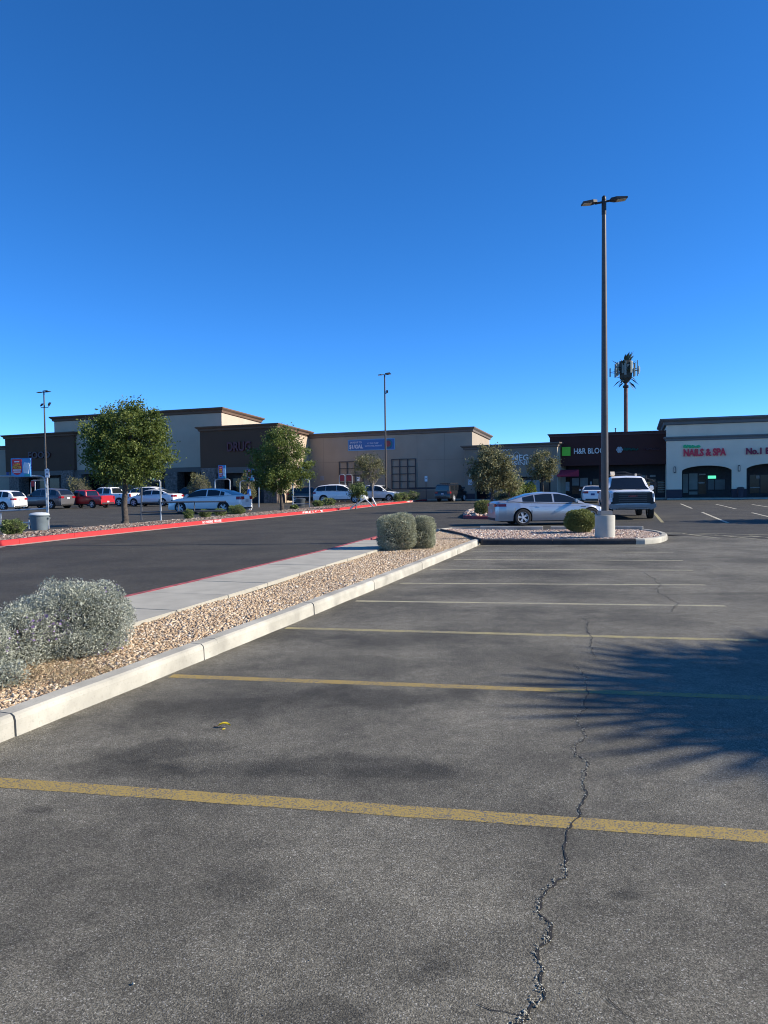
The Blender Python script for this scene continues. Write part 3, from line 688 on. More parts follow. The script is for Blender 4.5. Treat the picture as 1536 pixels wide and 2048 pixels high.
text(bn, 'AT THE PUMP', (u0 + 0.42 * L_, u0 + 0.66 * L_, z0 + 0.56 * h_, z0 + 0.68 * h_), -0.06, bw, 0.01, 0.012, 'letter')
text(bn, 'WITH FUEL POINTS', (u0 + 0.37 * L_, u0 + 0.73 * L_, z0 + 0.32 * h_, z0 + 0.45 * h_), -0.06, bw, 0.01, 0.012, 'letter')
MB().lathe([(0.40 * h_, -0.066), (0.40 * h_, -0.058)], 20, (u0 + 0.87 * L_, 0, z0 + 0.5 * h_), 'y').build('picture_disc', M('banner_teal', (0.02, 0.16, 0.20), 0.6), bn)
MB().lathe([(0.27 * h_, -0.074), (0.27 * h_, -0.066)], 20, (u0 + 0.86 * L_, 0, z0 + 0.53 * h_), 'y').build('picture_disc', M('banner_red', (0.30, 0.05, 0.06), 0.6), bn)

# ---- restaurant
nut = thing('restaurant', 'low taupe restaurant unit with pale letters between long wall and maroon shops', 'building', gp(930, 82.8))
fN = Frame(gp(930, 82.8), gp(1114, 77.9)); HN = fN.uv(1020, 888)[1]; LN = fN.len
def wall_open(L, H, th, ops, n_arch=10, skew=0.0):   # ops: (u0, u1, z_spring, z_apex); wall with openings reaching the ground
    mb = MB(); st = {0.0, L}
    for (a, b, zs, za) in ops:
        for i in range(n_arch + 1): st.add(a + (b - a) * i / n_arch)
    st = sorted(st)
    def low(u):
        for (a, b, zs, za) in ops:
            if a - 1e-6 <= u <= b + 1e-6:
                t = (u - (a + b) / 2) / ((b - a) / 2); return zs + (za - zs) * math.sqrt(max(0, 1 - t * t * 0.92)) if za > zs else zs
        return 0.0
    for a, b in zip(st[:-1], st[1:]):
        mid = (a + b) / 2; op = any(o[0] < mid < o[1] for o in ops)
        la, lb = (low(a), low(b)) if op else (0.0, 0.0)
        mb.add([(a, 0, la), (b, 0, lb), (b, 0, H), (a, 0, H), (a, th, la), (b, th, lb), (b, th, H), (a, th, H)], [(0, 1, 2, 3), (7, 6, 5, 4), (0, 4, 5, 1), (3, 2, 6, 7)])
        if not op: pass
    for (a, b, zs, za) in ops:
        for u in (a, b): mb.add([(u, 0, 0), (u, th, 0), (u, th, low(u)), (u, 0, low(u))], [(0, 1, 2, 3)])
    for u in (0.0, L): mb.add([(u, 0, 0), (u, th, 0), (u, th, H), (u, 0, H)], [(0, 1, 2, 3)])
    return mb
zo = fN.uv(1068, 953)[1]
w = child('wall', wall_open(LN, HN - 0.1, 0.6, [(fN.us(950), fN.us(978), zo, zo), (fN.us(1040), fN.us(1101), zo, zo)]), taupe, nut, fN)
cornice(0, LN, 0, 9, HN, 0.48, 0.38).build('cornice', greyt, w)
MB().box(0.02, LN - 0.02, 0.62, 9, 0.0, HN - 0.2).build('back_wall', dim, w)
MB().box(LN + 0.003, LN + 0.05, 0.0, 9, 0.0, HN - 0.5).build('side_wall', cream, w)
for x0, x1 in ((1043, 1063), (1065, 1080), (1083, 1098)): pane(fN, w, x0, 960, x1, 990, blind if x0 < 1080 else dglass, 0.62, name='window_pane', frame=0.05)
pane(fN, w, 953, 957, 975, 999, dglass, 0.62, name='door')
MB().box(0, fN.us(950), -0.05, 0, 0, 0.75).box(fN.us(978), fN.us(1040), -0.05, 0, 0, 0.75).box(fN.us(1101), LN, -0.05, 0, 0, 0.75).build('base', dkbase, w)
pane(fN, w, 936, 959, 945, 970, poster, 0.0, name='notice'); pane(fN, w, 1100, 950, 1107, 961, poster, 0.0, name='notice')
MB().box(fN.us(940), fN.us(943), -0.18, 0, fN.uv(941, 955)[1], fN.uv(941, 946)[1]).build('wall_lamp', whites, w)
pale = M('pale_letter', (0.80, 0.76, 0.70), 0.5)
s_ = sign(fN, 'wall_sign', 'pale restaurant lettering with a thin arc on taupe wall')
u0, u1, z0, z1 = rect(fN, 992, 911, 1057, 921); text(s_, 'NUTMEG', (u0, u1, z0, z1), -0.01, pale, 0.012, 0.08)
u0, u1, z0, z1 = rect(fN, 1003, 923, 1058, 930); text(s_, 'CUISINE', (u0, u1, z0, z1), -0.01, pale, 0.0, 0.06)
arc = [fN.uv(1024 + 0.0, 920)] ; pts = []
for i in range(13):
    t = i / 12; x = 1023 + 17 * t; y = 918 - 14 * math.sin(math.pi * min(1, t * 0.78 + 0.02)); u, z = fN.uv(x, y); pts.append((u, -0.05, z))
MB().tube(pts, 0.025, 5).build('arc', pale, s_)
pts = []
for i in range(14):
    t = i / 13; u, z = fN.uv(1001 + 18 * t, 900 + 1.8 * math.sin(t * 19)); pts.append((u, -0.04, z))
MB().tube(pts, 0.03, 5).build('script_line', pale, s_)

# ---- maroon shops
shp = thing('maroon_shops', 'dark maroon shop row with tax office letters behind the tall lamp', 'building', gp(1100, 79.3))
fH = Frame(gp(1100, 79.3), gp(1334, 75.7)); HH = fH.uv(1220, 864.5)[1]; zH = fH.uv(1180, 931)[1]; LH = fH.len
w = child('wall', MB().box(0, LH, 0, 10, zH, HH - 0.1), maroon, shp, fH)
cornice(0, LH, 0, 10, HH, 0.35, 0.22).build('cornice', stucco('maroon_trim', (0.10, 0.06, 0.06)), w)
MB().box(0.05, LH, 2.0, 9.9, 0, zH).build('storefront', M('dark_storefront', (0.022, 0.02, 0.025), 0.7, var=0.3), w)
for x0, x1 in ((1198, 1206), (1102, 1122)): MB().box(fH.us(x0), fH.us(x1), 0.1, 0.8, 0.15, zH).build('column', maroon, w)
for x0, x1, ya, yb, mt in [(1123, 1140, 956, 985, dglass), (1124, 1139, 964, 982, poster), (1144, 1158, 956, 971, blind), (1144, 1158, 973, 988, dglass), (1160, 1176, 956, 973, blind), (1160, 1176, 975, 990, dglass),
                           (1180, 1184, 963, 969, poster), (1186, 1197, 958, 988, dglass), (1297, 1312, 958, 988, dglass), (1315, 1330, 962, 986, dglass), (1280, 1292, 951, 955, blind), (1300, 1311, 950, 954, blind), (1262, 1290, 958, 990, dglass), (1222, 1256, 958, 990, dglass)]:
    pane(fH, w, x0, ya, x1, yb, mt, 2.0 if mt != poster else 1.94, name='window_pane' if mt != poster else 'poster', frame=0.05 if mt != poster else None)
tgrid = MB()
for i in range(5):
    a, b, za, zb = rect(fH, 1316, 965 + i * 4.6, 1329, 966 + i * 4.6, 1.9); tgrid.box(a, b, 1.9, 1.93, za, zb)
tgrid.build('shelf_lines', blind, w)
# awning
a, b, za, zb = rect(fH, 1116, 940, 1158, 949)
aw = thing('awning', 'bright red sloping fabric awning beside the restaurant corner', 'awning', fH.o, fH.rz)
MB().add([(a, 0.0, zb), (b, 0.0, zb), (b - 1.2, -1.3, za), (a, -1.3, za), (a, -1.3, za - 0.2), (b - 1.2, -1.3, za - 0.2), (a, 0.0, za - 0.2), (b, 0.0, za - 0.2)],
         [(0, 1, 2, 3), (3, 2, 5, 4), (0, 3, 4, 6), (1, 7, 5, 2)]).build('canopy', M('red_awning', (0.42, 0.03, 0.06), 0.8), aw)
MB().tube([(a, -1.3, za - 0.2), (a, 0, za - 0.2), (b, 0, za - 0.2)], 0.025, 5).build('awning_frame', dkframe, aw)
hr = sign(fH, 'wall_sign', 'green square and pale tax office letters on maroon wall')
a, b, za, zb = rect(fH, 1124, 894.5, 1141, 911.5); MB().box(a, b, -0.16, -0.004, za, zb).build('green_square', M('sign_green', (0.075, 0.40, 0.03), 0.5, emit=(0.08, 0.5, 0.03, 0.06)), hr)
text(hr, 'H&R BLOCK', rect(fH, 1148, 897, 1217, 906.5), -0.01, pale, 0.012, 0.10)
s_ = sign(fH, 'wall_sign', 'white flower badge with dark green script on maroon wall')
u, z = fH.uv(1239, 899.5)
mb = MB()
for i in range(6): mb.lathe([(0.16, -0.1), (0.16, -0.01)], 8, (u + 0.17 * math.cos(i * 1.047), 0, z + 0.17 * math.sin(i * 1.047)), 'y')
mb.lathe([(0.17, -0.12), (0.17, -0.01)], 10, (u, 0, z), 'y').build('badge', M('badge_grey', (0.42, 0.45, 0.46), 0.6), s_)
def script(fr, x0, x1, y, amp, waves, r_, mat, parent, tilt=0.0):
    pts = []
    for i in range(waves * 6 + 1):
        t = i / (waves * 6); uu, zz = fr.uv(x0 + (x1 - x0) * t + 1.2 * math.sin(i * 1.7), y + tilt * t + amp * math.sin(i * 1.0472 + math.sin(i * 0.5)))
        pts.append((uu, -0.06, zz))
    return MB().tube(pts, r_, 5).build('script', mat, parent)
script(fH, 1247, 1276, 898.5, 2.2, 6, 0.07, M('script_green', (0.01, 0.075, 0.055), 0.5), s_)
script(fH, 1288, 1320, 898, 1.8, 6, 0.06, M('script_maroon', (0.06, 0.008, 0.012), 0.5), s_)

# ---- white shops with arches
wsh = thing('white_shops', 'white arcaded shop building with two cornices at frame edge', 'building', gp(1333, 74.3))
fA = Frame(gp(1333, 74.3), gp(1536, 71.4)); fA.len *= 2.2; HA = fA.uv(1430, 834.5)[1]; LA = fA.len
def op(x0, x1, ys, ya):
    a = fA.us(x0); b = fA.us(x1); return (a, b, fA.uv((x0 + x1) / 2, ys)[1], fA.uv((x0 + x1) / 2, ya)[1])
ops = [op(1364, 1464, 944, 931), op(1493, 1600, 940, 926.5)]
ops += [(ops[1][0] + 6.2 * k, ops[1][1] + 6.2 * k, ops[1][2], ops[1][3]) for k in (1,)]
w = child('wall', wall_open(LA, HA - 0.1, 0.55, ops, 16), whites, wsh, fA)
cornice(0, LA, 0, 12, HA, 0.62, 0.62).build('cornice', slate, w)
z1 = fA.uv(1430, 871)[1]
cornice(0, LA, 0, 12, z1, 0.42, 0.25).build('lower_cornice', slate, w)
MB().box(0.003, LA, 0.56, 12, ops[0][3] + 0.3, HA - 0.3).build('parapet_wall', whites, w)
MB().box(0.003, 0.55, 0.56, 12, 0, ops[0][3] + 0.3).build('end_wall', whites, w)
MB().box(0.56, LA, 2.6, 11.9, 0, ops[0][3] + 0.3).build('storefront', M('dark_shop_interior', (0.03, 0.032, 0.036), 0.7, var=0.3), w)
zb_ = fA.uv(1350, 979)[1]
for a, b in [(0.0, ops[0][0]), (ops[0][1], ops[1][0]), (ops[1][1], ops[2][0])]:
    MB().box(a - 0.02, b + 0.02, -0.05, 0.58, 0.0, zb_).build('base', dkbase, w)
gpane = M('pale_window_film', (0.20, 0.235, 0.21), 0.4, var=0.25, scale=0.8); tpane = M('teal_window_film', (0.045, 0.075, 0.085), 0.3, var=0.3, scale=1)
for x0, x1, ya, yb, mt in [(1366, 1376, 948, 986, gpane), (1378, 1395, 947, 979, gpane), (1397, 1412, 947, 988, dglass), (1416, 1428, 959, 979, tpane), (1430, 1450, 959, 979, tpane), (1378, 1395, 983, 989, gpane),
                           (1500, 1518, 950, 986, dglass), (1521, 1545, 950, 986, dglass), (1548, 1575, 950, 986, dglass)]:
    pane(fA, w, x0, ya, x1, yb, mt, 2.6, name='window_pane', frame=0.06)
pane(fA, w, 1398, 947.5, 1411, 950, blind, 2.5, name='transom'); pane(fA, w, 1397, 964, 1409, 967, blind, 2.5, name='door_lettering')
pane(fA, w, 1500, 974, 1520, 976, blind, 2.5, name='shelf'); pane(fA, w, 1512, 951, 1519, 957, blind, 2.5, name='notice')
nl = sign(fA, 'wall_sign', 'red nail salon letters under green script on white shop')
redl = M('red_letter', (0.36, 0.03, 0.06), 0.5, emit=(0.5, 0.02, 0.05, 0.04)); grnl = M('green_letter', (0.015, 0.24, 0.14), 0.5, emit=(0.02, 0.35, 0.2, 0.1))
text(nl, 'NAILS & SPA', rect(fA, 1367, 898, 1452, 911), -0.01, redl, 0.035, 0.14)
script(fA, 1367, 1399, 893, 2.2, 7, 0.085, grnl, nl)
n1 = sign(fA, 'wall_sign', 'dark red letters at the picture edge on white shop')
text(n1, 'No.1 B', rect(fA, 1492, 896, 1540, 908), -0.01, M('crimson_letter', (0.26, 0.012, 0.05), 0.5), 0.03, 0.14)
a, b, za, zb = rect(fA, 1416, 951.5, 1432, 957, 2.4)
os_ = thing('window_sign', 'small glowing green sign in the nail salon window', 'sign', fA.o, fA.rz)
MB().box(a, b, 2.42, 2.5, za, zb).build('light_panel', M('lit_green_sign', (0.1, 0.6, 0.35), 0.4, emit=(0.12, 0.9, 0.5, 0.7)), os_)
MB().box(a - 0.04, b + 0.04, 2.5, 2.54, za - 0.04, zb + 0.04).build('sign_back', dkframe, os_)
for x, ya, yb, lb in [(1349.5, 933, 946, 'slim oblong wall light at the white building corner'), (1478, 930, 943, 'slim oblong wall light between the two arches')]:
    q = thing('wall_light', lb, 'light', fA.o, fA.rz, 'slim wall lights on the white shops'); u, za = fA.uv(x, yb); _, zb = fA.uv(x, ya)
    MB().prism([(u - 0.1, za + 0.06), (u - 0.05, za), (u + 0.05, za), (u + 0.1, za + 0.06), (u + 0.1, zb - 0.06), (u + 0.05, zb), (u - 0.05, zb), (u - 0.1, zb - 0.06)], -0.1, -0.004).build('housing', trel, q)
    MB().box(u - 0.05, u + 0.05, -0.13, -0.1, za + 0.08, zb - 0.08).build('diffuser', whites, q)
# shop sidewalks
def walk(fr, u0, u1, y0, y1, nm): 
    o_ = tag(MB().box(u0, u1, y0, y1, 0.0, 0.14).build(nm, walk_mat), kind='structure'); o_.location = fr.o; o_.rotation_euler = (0, 0, fr.rz)
walk(fH, 0.3, LH, -1.2, 1.99, 'shop_sidewalk'); walk(fA, 0, LA, -1.6, 2.58, 'shop_sidewalk'); walk(fN, 0.0, LN - 0.2, -1.5, 0.6, 'shop_sidewalk')
walk(fW, -0.1, LW - 0.3, -1.6, -0.09, 'store_sidewalk')
# roof pipe
p = at(1231, 866, 82); q = thing('vent_pipe', 'thin vent pipe on the maroon shop roof', 'pipe', (p.x, p.y, HH - 0.45))
MB().tube([(0, 0, 0), (0, 0, 1.1)], 0.05, 8).build('pipe', trel, q); MB().lathe([(0.10, 1.1), (0.10, 1.17), (0.03, 1.22)], 8).build('cap', trel, q)
# dark waste bin between the arches
u = fA.us(1481, -0.5); q = thing('trash_can', 'dark trash can between the white shop arches', 'trash can', fA.o + fA.u * u - fA.b * 0.55 + Vector((0, 0, 0.14)), fA.rz)
MB().lathe([(0.24, 0), (0.28, 0.8), (0.27, 0.85)], 10).build('body', dkbase, q); MB().lathe([(0.34, 0.85), (0.34, 0.95), (0.2, 1.02)], 10).build('lid', trel, q)
# ================================================================== plants
def unit(n_):
    v = rng.normal(size=(n_, 3)); return v / np.linalg.norm(v, axis=1)[:, None]
def leaf_mesh(name, P, size, mat, out=None, bias=0.0, aspect=0.5, shade=None, droop=0.0):
    n_ = len(P); D = unit(n_)
    if out is not None: D = D + out * bias
    D[:, 2] -= droop; D /= np.linalg.norm(D, axis=1)[:, None]
    W = np.cross(D, unit(n_)); W /= np.linalg.norm(W, axis=1)[:, None] + 1e-9
    s_ = (size * np.exp(rng.normal(0, 0.25, n_)))[:, None]
    V = np.stack([P - D * s_ * 0.5, P + W * s_ * aspect * 0.5, P + D * s_ * 0.5, P - W * s_ * aspect * 0.5], 1).reshape(-1, 3)
    F = np.arange(n_ * 4).reshape(-1, 4)
    if shade is None: shade = rng.random(n_)
    return np_mesh(name, V, F, mat, np.repeat(np.clip(shade, 0, 1), 4))
def clump_crown(lobes, nclump, per, cr, seed_shade=0.5):
    """leaf clumps through the volume of several ellipsoid lobes (cx,cy,cz,rx,ry,rz)"""
    vol = np.array([l[3] * l[4] * l[5] for l in lobes]); vol /= vol.sum(); P = []; S = []; C = []
    for l, v in zip(lobes, vol):
        k = max(3, int(nclump * v)); d = unit(k); r = rng.random(k) ** (1 / 3.0); r = 0.35 + 0.65 * r
        r *= 1 + rng.normal(0, 0.11, k)
        c = np.array(l[:3]) + d * r[:, None] * np.array(l[3:]); C.append(c)
    C = np.concatenate(C); per_ = rng.poisson(per, len(C))
    for c, q in zip(C, per_):
        s_ = cr * rng.uniform(0.6, 1.35)
        p = c + rng.normal(0, 1, (q, 3)) * s_ * np.array([0.5, 0.5, 0.42]); P.append(p); S.append(np.clip(rng.normal(rng.random() * 0.7 + 0.15, 0.18, q), 0, 1))
    return np.concatenate(P), np.concatenate(S), C
bark = M('bark', (0.075, 0.058, 0.045), 0.95, var=0.4, scale=9, bump=0.9, bscale=18)
palebark = M('pale_bark', (0.22, 0.19, 0.16), 0.9, var=0.3, scale=8)
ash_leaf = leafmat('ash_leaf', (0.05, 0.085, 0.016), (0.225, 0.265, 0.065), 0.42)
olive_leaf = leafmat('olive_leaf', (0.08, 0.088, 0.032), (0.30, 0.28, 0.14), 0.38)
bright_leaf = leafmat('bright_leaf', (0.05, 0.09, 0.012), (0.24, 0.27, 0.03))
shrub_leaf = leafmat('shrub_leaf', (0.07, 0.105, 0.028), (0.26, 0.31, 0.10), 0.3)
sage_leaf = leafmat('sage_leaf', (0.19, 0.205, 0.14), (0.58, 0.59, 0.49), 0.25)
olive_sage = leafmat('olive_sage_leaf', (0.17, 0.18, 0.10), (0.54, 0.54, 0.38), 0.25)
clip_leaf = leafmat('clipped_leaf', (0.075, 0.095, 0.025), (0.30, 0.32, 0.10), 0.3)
def tree(name, label, base, h, lobes, mat, nclump, per, cr, leaf, trunk_r, lean=(0, 0), bk=bark, trunk_h=None, stems=7, group=None):
    o_ = thing(name, label, 'tree', base, 0, group); lob = [(*l,) for l in lobes]
    th = trunk_h or min(l[2] - 0.5 * l[5] for l in lob)
    mb = MB(); top = Vector((lean[0], lean[1], th))
    pts = [Vector((lean[0] * t * t, lean[1] * t * t, th * t)) + Vector((random.gauss(0, 0.02), random.gauss(0, 0.02), 0)) * (0 < t < 1) for t in (0, 0.06, 0.3, 0.6, 1.0)]
    mb.tube(pts, [trunk_r * 1.5, trunk_r * 1.1, trunk_r, trunk_r * 0.85, trunk_r * 0.75], 10)
    P, S, C = clump_crown(lob, nclump, per, cr)
    tr = mb.build('trunk', bk, o_, smooth=True)
    idx = rng.choice(len(C), min(stems, len(C)), replace=False); mb = MB()
    for i in idx:
        e = Vector(C[i]); mid = top.lerp(e, 0.5) + Vector((random.gauss(0, 0.1), random.gauss(0, 0.1), 0.12 * (e - top).length))
        mb.tube([top - Vector((0, 0, 0.15)), mid, e], [trunk_r * 0.55, trunk_r * 0.28, trunk_r * 0.08], 6)
        for _ in range(2):
            j = rng.integers(len(C)); e2 = Vector(C[j])
            if (e2 - mid).length < 1.3 * (e - top).length: mb.tube([mid, mid.lerp(e2, 0.5) + Vector((0, 0, 0.08)), e2], [trunk_r * 0.22, trunk_r * 0.12, trunk_r * 0.04], 5)
    mb.build('limbs', bk, o_, smooth=True)
    link('crown', leaf_mesh('crown', P, leaf, mat, shade=S, droop=0.25, aspect=0.55), o_)
    return o_
def lob(px, py, Y, bx, rx, rz, dy=0.0):      # a crown lobe seen at a pixel, relative to base bx
    p = at(px, py, Y); s_ = Y / F_PX; return (p.x - bx.x, p.y - bx.y + dy, p.z - bx.z, rx * s_, rx * s_, rz * s_)
# the two street trees in the far planter
b = G(250, 1047, 0.12); Y = b.y
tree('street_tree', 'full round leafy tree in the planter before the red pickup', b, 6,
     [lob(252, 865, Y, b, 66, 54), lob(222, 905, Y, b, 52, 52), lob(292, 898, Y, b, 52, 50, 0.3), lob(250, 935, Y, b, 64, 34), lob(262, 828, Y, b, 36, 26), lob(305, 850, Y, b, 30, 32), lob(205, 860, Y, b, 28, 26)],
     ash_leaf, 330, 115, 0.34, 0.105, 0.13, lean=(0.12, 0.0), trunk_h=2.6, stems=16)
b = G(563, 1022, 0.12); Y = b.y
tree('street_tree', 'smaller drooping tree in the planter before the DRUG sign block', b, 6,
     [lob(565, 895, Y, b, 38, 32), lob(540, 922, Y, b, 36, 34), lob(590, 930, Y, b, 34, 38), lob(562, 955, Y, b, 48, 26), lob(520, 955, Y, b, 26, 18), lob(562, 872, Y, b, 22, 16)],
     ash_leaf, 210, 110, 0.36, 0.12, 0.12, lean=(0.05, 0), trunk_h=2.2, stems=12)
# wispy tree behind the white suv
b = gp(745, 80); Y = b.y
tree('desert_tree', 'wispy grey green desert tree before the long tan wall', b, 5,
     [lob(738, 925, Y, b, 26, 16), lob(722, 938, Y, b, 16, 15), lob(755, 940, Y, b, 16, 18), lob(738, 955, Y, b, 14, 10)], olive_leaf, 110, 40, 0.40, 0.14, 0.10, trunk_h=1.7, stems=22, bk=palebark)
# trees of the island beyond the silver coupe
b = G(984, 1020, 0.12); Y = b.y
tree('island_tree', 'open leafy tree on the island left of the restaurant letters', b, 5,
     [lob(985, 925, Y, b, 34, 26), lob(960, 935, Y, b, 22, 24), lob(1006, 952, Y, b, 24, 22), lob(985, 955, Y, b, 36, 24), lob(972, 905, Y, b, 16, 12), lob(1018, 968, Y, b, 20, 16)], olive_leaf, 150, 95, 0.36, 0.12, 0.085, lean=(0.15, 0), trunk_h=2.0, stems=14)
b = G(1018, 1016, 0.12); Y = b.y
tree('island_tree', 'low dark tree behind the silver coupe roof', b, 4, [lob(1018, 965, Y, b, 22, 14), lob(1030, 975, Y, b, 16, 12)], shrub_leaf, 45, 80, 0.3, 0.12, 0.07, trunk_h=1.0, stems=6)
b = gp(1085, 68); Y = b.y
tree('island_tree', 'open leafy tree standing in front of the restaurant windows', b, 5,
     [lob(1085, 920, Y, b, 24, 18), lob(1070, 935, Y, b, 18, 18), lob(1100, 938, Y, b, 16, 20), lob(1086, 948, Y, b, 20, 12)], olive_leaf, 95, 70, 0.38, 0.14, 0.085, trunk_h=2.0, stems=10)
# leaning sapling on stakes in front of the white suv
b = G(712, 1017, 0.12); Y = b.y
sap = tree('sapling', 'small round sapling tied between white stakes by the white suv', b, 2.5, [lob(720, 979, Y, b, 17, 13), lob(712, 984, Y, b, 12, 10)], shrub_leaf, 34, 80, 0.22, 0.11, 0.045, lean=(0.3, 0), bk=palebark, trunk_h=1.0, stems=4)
for xa, ya, xb, yb in ((700, 1021, 728, 998), (752, 1011, 744, 995), (746, 1013, 732, 999)):
    p0 = at(xa, ya, Y) - b; p1 = at(xb, yb, Y) - b; p0.z = max(p0.z, -0.02); MB().tube([p0, p1], 0.06, 6).build('stake', M('white_stake', (0.65, 0.65, 0.63), 0.6), sap)
# palm outside the frame: its crown throws the shadow on the near stalls
pc = Vector((4.65, 5.3)); ph = 5.0; off = ph / math.tan(SUN_EL)
pb = Vector((pc.x + SUN_H.x * off, pc.y + SUN_H.y * off, 0))
palm = thing('palm_tree', 'fan palm whose crown shadow falls on the near parking stalls', 'tree', pb)
MB().tube([(0, 0, 0), (0.05, 0, 2), (0.02, 0, 4.5), (0, 0, ph)], [0.32, 0.24, 0.22, 0.24], 12).build('trunk', bark, palm, smooth=True)
fr_mat = leafmat('palm_leaf', (0.04, 0.06, 0.015), (0.10, 0.13, 0.04), 0.15)
for k in range(48):
    az = k * 2.399963; el = math.asin(0.96 - 1.6 * k / 47); d = Vector((math.cos(az) * math.cos(el), math.sin(az) * math.cos(el), math.sin(el)))
    Lp = random.uniform(1.2, 1.6); hub = d * Lp + Vector((0, 0, -0.12 * Lp)); side = d.cross(Vector((0, 0, 1))); side = side.normalized() if side.length > 0.05 else Vector((1, 0, 0)); up = side.cross(d)
    mb = MB(); mb.tube([d * 0.15, d * 0.6 + Vector((0, 0, -0.01)), hub], [0.03, 0.022, 0.015], 5)
    for j in range(17):
        th = R(-84 + 168 * j / 16); q = (d * math.cos(th) + side * math.sin(th)); fl = random.uniform(1.7, 2.0) * (1.0 - 0.28 * abs(th)); e = hub + q * fl + Vector((0, 0, -0.22 * fl)); mdl = hub + q * fl * 0.55
        wv = q.cross(up).normalized() * 0.062
        mb.add([hub, mdl + wv, e, mdl - wv], [(0, 1, 2, 3)])
    mb.v = [(x, y * 1.0, z * 0.5 + ph) for x, y, z in mb.v]
    mb.build('frond', fr_mat, palm)
# tree outside the frame on the right whose shadow reaches the far lot
tb = G(1470, 1044); off = 3.0 / math.tan(SUN_EL); tb = Vector((tb.x + 1.4 + SUN_H.x * off, tb.y + SUN_H.y * off, 0))
tree('street_tree', 'broad tree beyond the right picture edge, seen by its shadow', tb, 5, [(0, 0, 3.0, 1.9, 1.9, 1.2)], ash_leaf, 70, 70, 0.5, 0.2, 0.12, trunk_h=2.0)
tb = G(700, 1031); off = 4.2 / math.tan(SUN_EL)

def blob(n_, c, rad, power=2.6, inner=0.55, lump=0.09, seed=0.0, zmin=-0.9):
    """points in the outer shell of a lumpy clipped shape, with outward directions"""
    d = unit(int(n_ * 1.25)); d = d[d[:, 2] > zmin][:n_]
    r = (np.abs(d) ** power).sum(1) ** (-1 / power)
    ph_ = np.array([3.1, 2.3, 4.0]); f = 1 + 0.045 * np.sin(d[:, 0] * 17 + seed * 5) * np.sin(d[:, 1] * 15 + seed * 3) * np.sin(d[:, 2] * 16 + seed) * (lump / 0.09) + lump * (np.sin(d[:, 0] * 5 + seed) * np.cos(d[:, 1] * 4.3 + seed * 2) + 0.8 * np.sin(d[:, 2] * 6 + d[:, 0] * 3 + seed * 3) + 0.5 * np.sin(d[:, 1] * 11 + seed) * np.sin(d[:, 2] * 9 + seed))
    t = inner + (1 - inner) * np.sqrt(rng.random(len(d))); t *= 1 + rng.normal(0, 0.018, len(d))
    P = d * (r * f * t)[:, None] * np.array(rad) + np.array(c); return P, d, t
def shrub(name, label, base, blobs, mat, n_, leaf, cat='shrub', group=None, power=2.6, aspect=0.5, lump=0.09, twigs=0, inner=0.6, bias=0.9, flowers=None):
    o_ = thing(name, label, cat, base, random.uniform(0, 0) , group)
    vol = [b_[3] * b_[4] + b_[4] * b_[5] + b_[3] * b_[5] for b_ in blobs]; tot = sum(vol); P = []; D = []
    for k, b_ in enumerate(blobs):
        p, d, t = blob(int(n_ * vol[k] / tot), b_[:3], b_[3:], power, inner, lump, seed=k * 1.7 + base[0]); P.append(p); D.append(d)
    P = np.concatenate(P); D = np.concatenate(D); ok = P[:, 2] > 0.0; P = P[ok]; D = D[ok]
    sh = np.clip(rng.normal(0.5, 0.22, len(P)) + 0.18 * np.sin(P[:, 0] * 9) * np.sin(P[:, 1] * 8 + P[:, 2] * 7), 0, 1)
    link('foliage', leaf_mesh('foliage', P, leaf, mat, D, bias, aspect, sh), o_)
    mb = MB()
    for b_ in blobs:
        for _ in range(max(3, twigs)):
            d = unit(1)[0]; d[2] = abs(d[2]); e = np.array(b_[:3]) + d * np.array(b_[3:]) * 0.8; mb.tube([(b_[0] * 0.7 + random.gauss(0, 0.04), b_[1] * 0.7, 0.0), tuple((np.array([b_[0], b_[1], 0.1]) + e) / 2), tuple(e)], [0.014, 0.009, 0.004], 5)
    mb.build('stems', bark, o_)
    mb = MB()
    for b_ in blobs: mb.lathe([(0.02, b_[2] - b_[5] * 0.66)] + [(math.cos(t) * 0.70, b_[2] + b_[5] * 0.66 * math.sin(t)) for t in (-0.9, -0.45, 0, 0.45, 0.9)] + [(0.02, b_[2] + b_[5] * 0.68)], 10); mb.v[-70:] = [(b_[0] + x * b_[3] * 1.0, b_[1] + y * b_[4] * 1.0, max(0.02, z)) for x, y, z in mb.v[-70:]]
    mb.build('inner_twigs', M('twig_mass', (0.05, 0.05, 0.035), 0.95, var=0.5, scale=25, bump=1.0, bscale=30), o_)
    if flowers:
        mk = flowers(P); link('flowers', leaf_mesh('flowers', P[mk], leaf * 1.25, M('purple_flower', (0.26, 0.17, 0.36), 0.7), D[mk], bias, 0.9), o_)['kind'] = 'stuff'
    return o_
def pxshrub(name, label, px, py, wpx, hpx, mat, n_, leaf, zb=0.12, depth=1.0, group=None, **kw):
    b_ = G(px, py, zb); s_ = b_.y / F_PX; rx = wpx * s_ / 2; rz = hpx * s_ / 2
    base = b_ + Vector((0, rx * depth * 0.8, 0)); return shrub(name, label, base, [(0, 0, rz, rx, rx * depth, rz * 1.03)], mat, n_, leaf, group=group, **kw)
